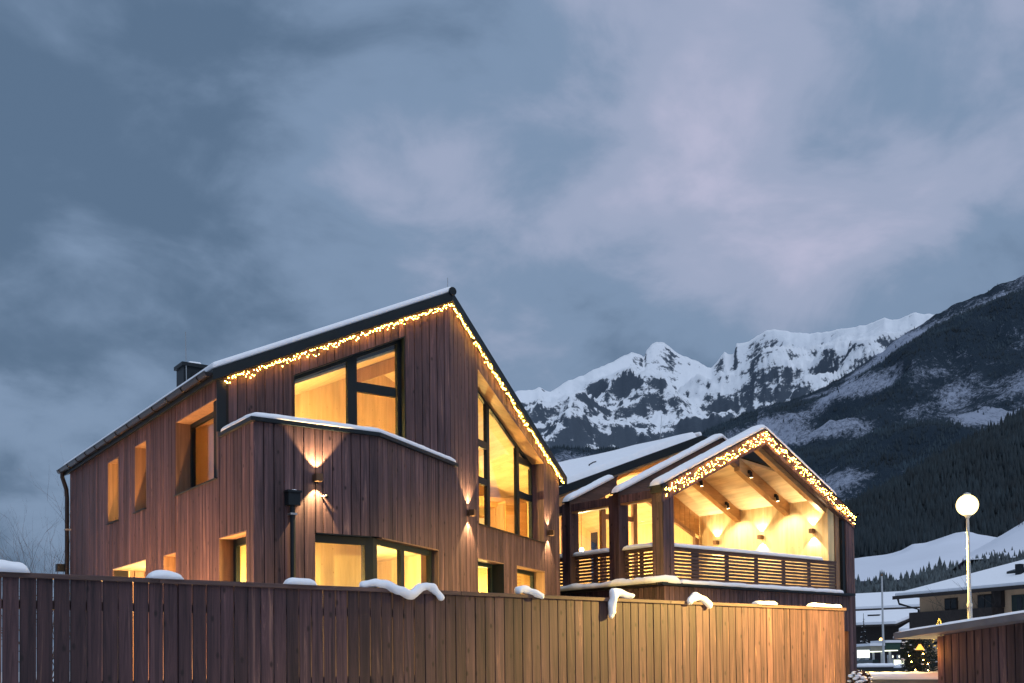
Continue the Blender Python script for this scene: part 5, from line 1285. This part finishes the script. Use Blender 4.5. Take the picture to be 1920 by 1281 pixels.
def spruce(name, label, base, h, wr, mat, seed, snow=True):
    """layered spruce: trunk and drooping branch fans"""
    rg = random.Random(seed); t = thing(name, base, label, 'tree')
    MB().tube([(base[0], base[1], base[2]), (base[0], base[1], base[2]+h)], [h*0.018, 0.01], 7).build('trunk', bark, t)
    cr, sn2 = MB(), MB(); lv = int(h*3.4)
    for i in range(lv):
        f_ = i/lv; z = base[2]+h*(0.08+0.9*f_); rad = h*wr*(1-f_)**0.85
        for k_ in range(rg.randint(6, 9)):
            a = rg.uniform(0, 6.28); L_ = rad*rg.uniform(0.65, 1.1); w_ = L_*0.28+0.03
            d = Vector((math.cos(a), math.sin(a), -0.28)); s_ = Vector((-math.sin(a), math.cos(a), 0)); p = Vector((base[0], base[1], z+rg.uniform(-.08, .08)))
            q1, q2, q3 = p+d*L_*0.45+s_*w_, p+d*L_, p+d*L_*0.45-s_*w_
            cr.add([p, q1, q2, q3, p+d*L_*0.5+Vector((0, 0, -0.12*L_))], [(0, 1, 2), (0, 2, 3), (0, 4, 1), (1, 4, 2), (2, 4, 3), (3, 4, 0)])
            if snow and rg.random() < 0.5:
                o_ = Vector((0, 0, 0.02)); m1 = p+d*L_*0.35+o_; e1 = p+d*L_*0.98+o_
                sn2.add([m1, p+d*L_*0.6+s_*w_*0.55+o_*2.5, e1, p+d*L_*0.6-s_*w_*0.55+o_*2.5], [(0, 1, 2), (0, 2, 3)])
    c_ = cr.build('crown', mat, t)
    if snow: sn2.build('snow', M['snow'], c_)
    return t
p_ = on_ground(1621, 58); spruce('young_spruce', 'young spruce dusted with snow before the long low building', (*p_, 0), float(at(1621, 1150, 58)[2]), 0.17, treem, 5)
# dark bush with fairy lights and snow caps
def leafy(name, label, cat, c, rx, rz, n, mat, seed, snow_n, leaf=0.09):
    rg = random.Random(seed); t = thing(name, (c[0], c[1], 0), label, cat)
    q = MB()
    q.tube([(c[0], c[1], 0), (c[0], c[1], c[2]-rz*0.7)], 0.03*rx/0.4, 6)
    for i in range(5): branchy(q, (c[0], c[1], c[2]-rz*0.75), (rg.uniform(-.5, .5), rg.uniform(-.5, .5), 1), rz*0.7, 0.02*rx/0.4, 2, rg)
    q.build('stem', bark, t)
    lf, sn2 = MB(), MB()
    def pt():
        while True:
            v = Vector((rg.uniform(-1, 1), rg.uniform(-1, 1), rg.uniform(-1, 1)))
            if 0.25 < v.length < 1.0+0.15*noise.noise(v*3+Vector((seed, 0, 0))): return v
    for i in range(n):
        v = pt(); p = Vector(c)+Vector((v.x*rx, v.y*rx, v.z*rz)); a = Vector((rg.gauss(0, 1), rg.gauss(0, 1), rg.gauss(0, 1))).normalized(); b2 = a.cross(Vector((rg.gauss(0, 1), rg.gauss(0, 1), rg.gauss(0, 1)))).normalized()
        k_ = leaf*rg.uniform(0.6, 1.3); lf.add([p-a*k_, p+b2*k_*0.45, p+a*k_, p-b2*k_*0.45], [(0, 1, 2), (0, 2, 3)])
    lf.build('foliage', mat, t)
    for i in range(snow_n):
        v = pt(); 
        if v.z < -0.5: continue
        v = v.normalized()*0.97; p = Vector(c)+Vector((v.x*rx, v.y*rx, v.z*rz))
        sn2.ball(p, leaf*rg.uniform(0.5, 1.2), 6, 4, (1.3, 1.3, 0.6))
    tag(sn2.build('snow', M['snow'], t), kind='stuff')
    return t
bc = at(1722, 1232, 26); bush = leafy('evergreen_bush', 'dark evergreen bush dotted with snow and small lights beside the shed', 'bush', (float(bc[0]), float(bc[1]), float(bc[2])-0.0), 0.42, 0.62, 5200, plain('dark_evergreen_leaves', (0.014, 0.024, 0.018), 0.6, 0, 0.4), 3, 45, 0.028)
fl_ = thing('fairy_lights', tuple(map(float, bc)), 'few warm fairy bulbs spread over the dark evergreen bush', 'string lights')
q = MB(); wv = MB(); pv = None
for (x, y) in ((1709, 1241), (1731, 1226), (1731, 1238), (1740, 1245), (1740, 1257), (1716, 1256), (1705, 1230), (1725, 1214)):
    p = at(x, y, 25.55); q.ball(p, 0.010, 8, 6)
    if pv is not None: wv.tube([pv, (Vector(pv)+Vector(p))/2+Vector((0, 0, -0.05)), p], 0.004, 4)
    pv = p
tag(q.build('bulbs', M['bulb'], fl_), kind='stuff'); wv.build('wire', M['wire'], fl_)
rc_ = at(1613, 1275, 13.9); leafy('rose_bush', 'small frosted rose bush heaped with snow at the garden wall', 'bush', (float(rc_[0]), float(rc_[1]), float(rc_[2])), 0.13, 0.12, 500, plain('dry_rose_leaves', (0.10, 0.05, 0.035), 0.7), 5, 60, 0.03)
# fir with golden lights
fg = on_ground(1763, 57); fh_ = float(at(1763, 1150, 57)[2])
xm = spruce('lit_fir', 'fir wrapped in golden lights standing before the dark balcony', (*fg, 0.0), fh_, 0.30, treem, 6, snow=False)
q = MB(); rg = random.Random(2)
for i in range(130):
    f_ = 0.55+0.45*rg.random(); a = rg.uniform(0, 6.28); r_ = fh_*0.30*(1-f_)**0.9; q.ball((fg[0]+r_*math.cos(a), fg[1]+r_*math.sin(a), 0.1+fh_*0.9*f_+0.05), 0.022, 5, 4)
tag(q.build('bulbs', emit('golden_fir_lights', (1.0, 0.62, 0.10), 3.0), xm), kind='stuff')

# --- petrol-station-like row of lit signs, shelter, cars
def sign_box(name, label, x0, x1, y0, y1, D, c, s, thick=0.25):
    a, b = at(x0, y1, D), at(x1, y0, D); ua, wa, La = frame_dir(a, b); t = thing(name, (float(a[0]), float(a[1]), 0), label, 'sign')
    tf = lambda s_, d_, z: (a[0]+ua[0]*s_+wa[0]*d_, a[1]+ua[1]*s_+wa[1]*d_, z); z0, z1 = float(a[2]), float(b[2])
    MB(tf).box(0, La, 0.004, thick, z0, z1).build('sign_case', M['steel'], t)
    MB(tf).box(0.04, La-0.04, -0.004, 0.003, z0+0.04, z1-0.04).build('sign_face', emit(name+'_face', c, s), t)
    for s_ in (0.15*La, 0.85*La): MB(tf).box(s_-0.04, s_+0.04, 0.05, 0.13, 0, z0).build('sign_leg', M['steel'], t)
    return t
sign_box('lit_sign', 'large white lit sign panel beside the loggia house corner', 1606, 1631.5, 1217.5, 1235, 52, (0.95, 1.0, 0.80), 2.6)
sign_box('lit_sign', 'low white lit panel under the large white sign', 1610, 1624, 1236.5, 1248, 50, (0.9, 1.0, 0.92), 1.8)
sign_box('lit_window_front', 'bright lit shop front beyond the flagpole', 1675, 1697, 1236, 1250, 60, (0.95, 1.0, 0.75), 2.4)
for i, x in enumerate((1668, 1674, 1686)):
    sign_box('lit_window', ('small round-cornered lit shop window nearest the flagpole', 'small lit shop window in the middle of the shop row', 'small lit shop window beside the evergreen bush')[i], x-2.2, x+2.2, 1228, 1234.5, 62, (1.0, 1.0, 0.8), 2.2)
def shelter(label, x0, x1, y0, y1, D, c):
    a, b = at(x0, y1, D), at(x1, y0, D); ua, wa, La = frame_dir(a, b); t = thing('shelter', (float(a[0]), float(a[1]), 0), label, 'shelter')
    tf = lambda s_, d_, z: (a[0]+ua[0]*s_+wa[0]*d_, a[1]+ua[1]*s_+wa[1]*d_, z); z0, z1 = float(a[2]), float(b[2])
    MB(tf).box(0, La, 0, 2.5, z0, z1).build('fascia', plain('beige_fascia', c, 0.7), t)
    MB(tf).box(0.1, La-0.1, 0.1, 2.4, z0-0.05, z0-0.004).build('light_panel', emit('shelter_light', (0.95, 1.0, 0.8), 2.0), t)
    MB(tf).box(-0.05, La+0.05, -0.05, 2.55, z1+0.002, z1+0.14).build('snow', M['snow'], t)
    for s_ in (0.1, La-0.2): MB(tf).box(s_, s_+0.1, 1.2, 1.3, 0, z0-0.06).build('post', M['steel'], t)
shelter('beige shelter with lit underside beside the flagpole', 1633, 1657, 1211, 1221, 56, (0.30, 0.27, 0.2))
shelter('dark green shelter with rounded lit end beyond the flagpole', 1662, 1688, 1205, 1219, 58, (0.03, 0.07, 0.05))
def car(label, x0, x1, ybot, ytop, D, colr):
    a, b = at(x0, ybot, D), at(x1, ybot, D); ua, wa, La = frame_dir(a, b); t = thing('parked_car', (float(a[0]), float(a[1]), 0), label, 'car', 'cars parked by the shops')
    hh = float(at(x0, ytop, D)[2]); W_ = La; tf = lambda s_, d_, z: (a[0]+ua[0]*s_+wa[0]*d_, a[1]+ua[1]*s_+wa[1]*d_, z*hh/1.5)
    pr = [(0.0, 0.35), (1.0, 0.35), (1.0, 0.85), (0.93, 0.95), (0.80, 1.45), (0.72, 1.5), (0.28, 1.5), (0.20, 1.45), (0.07, 0.95), (0.0, 0.85)]
    MB(tf).prism([(s_*W_, 0, z) for s_, z in pr], [(s_*W_, 3.9, z) for s_, z in pr]).build('body', plain('car_paint', colr, 0.25, 0.3), t)
    MB(tf).prism([(s_*W_, -0.01, z) for s_, z in ((0.14, 0.98), (0.86, 0.98), (0.76, 1.4), (0.24, 1.4))], [(s_*W_, 0.05, z) for s_, z in ((0.14, 0.98), (0.86, 0.98), (0.76, 1.4), (0.24, 1.4))]).build('rear_window', winm, t)
    for s_ in (0.02, 0.80): MB(tf).box(s_*W_, (s_+0.18)*W_, 0.1, 0.75, 0.0, 0.66).build('wheel', M['black'], t)
    for s_ in (0.04, 0.80): MB(tf).box(s_*W_, (s_+0.16)*W_, -0.02, 0.02, 0.72, 0.84).build('tail_light', emit('tail_light', (1.0, 0.5, 0.1), 1.2), t)
car('dark parked car before the low white panel', 1633, 1651, 1247, 1237, 48, (0.02, 0.035, 0.03))
sx, sy = on_ground(1653, 66); sz = float(at(1653, 1199.5, 66)[2])
t = thing('path_lamp', (sx, sy, 0), 'small orange globe lamp before the dark low building', 'street lamp')
MB().tube([(sx, sy, 0), (sx, sy, sz-0.12)], 0.04, 8).build('lamp_post', M['metal'], t); q = MB(); q.ball((sx, sy, sz), 0.11, 12, 8); q.build('lamp_globe', emit('orange_globe_glow', (1.0, 0.55, 0.15), 6.0), t)
# snow-topped low walls between the street and the shops
for i, (x0, x1, yt, D, lbl) in enumerate(((1603, 1679, 1246, 38, 'long low wall with snow on top before the parked car'), (1677, 1702, 1247, 37, 'short low wall with snow on top beside the dark bush'))):
    a, b = on_ground(x0, D), on_ground(x1, D); zt_ = float(at(x0, yt, D)[2])
    t = thing('low_wall', (*a, 0), lbl, 'wall'); ua, wa, La = frame_dir(a, b); tf = lambda s_, d_, z: (a[0]+ua[0]*s_+wa[0]*d_, a[1]+ua[1]*s_+wa[1]*d_, z)
    MB(tf).box(0, La, -0.12, 0.12, 0, zt_-0.1).build('wall_body', plain('dark_stone_wall', (0.04, 0.045, 0.045), 0.9), t)
    snow_ridge(t, [tf(0, 0, zt_-0.101), tf(La*0.5, 0, zt_-0.101), tf(La, 0, zt_-0.101)], 0.3, 0.13, seed=95+i, uneven=0.2)
# hay hut on the snow field
hp = at(1781, 1035, 560); t = thing('hay_hut', tuple(map(float, hp)), 'small dark hay hut on the snow field', 'hut')
MB().box(hp[0]-1.5, hp[0]+1.5, hp[1]-1.3, hp[1]+1.3, hp[2]-3, hp[2]+0.9).build('wall', darkwood, t)
MB().prism([(hp[0]-1.8, hp[1]-1.6, hp[2]+0.9), (hp[0]-1.8, hp[1]+1.6, hp[2]+0.9), (hp[0]-1.8, hp[1], hp[2]+1.7)], [(hp[0]+1.8, hp[1]-1.6, hp[2]+0.9), (hp[0]+1.8, hp[1]+1.6, hp[2]+0.9), (hp[0]+1.8, hp[1], hp[2]+1.7)]).build('roof', darkwood, t)
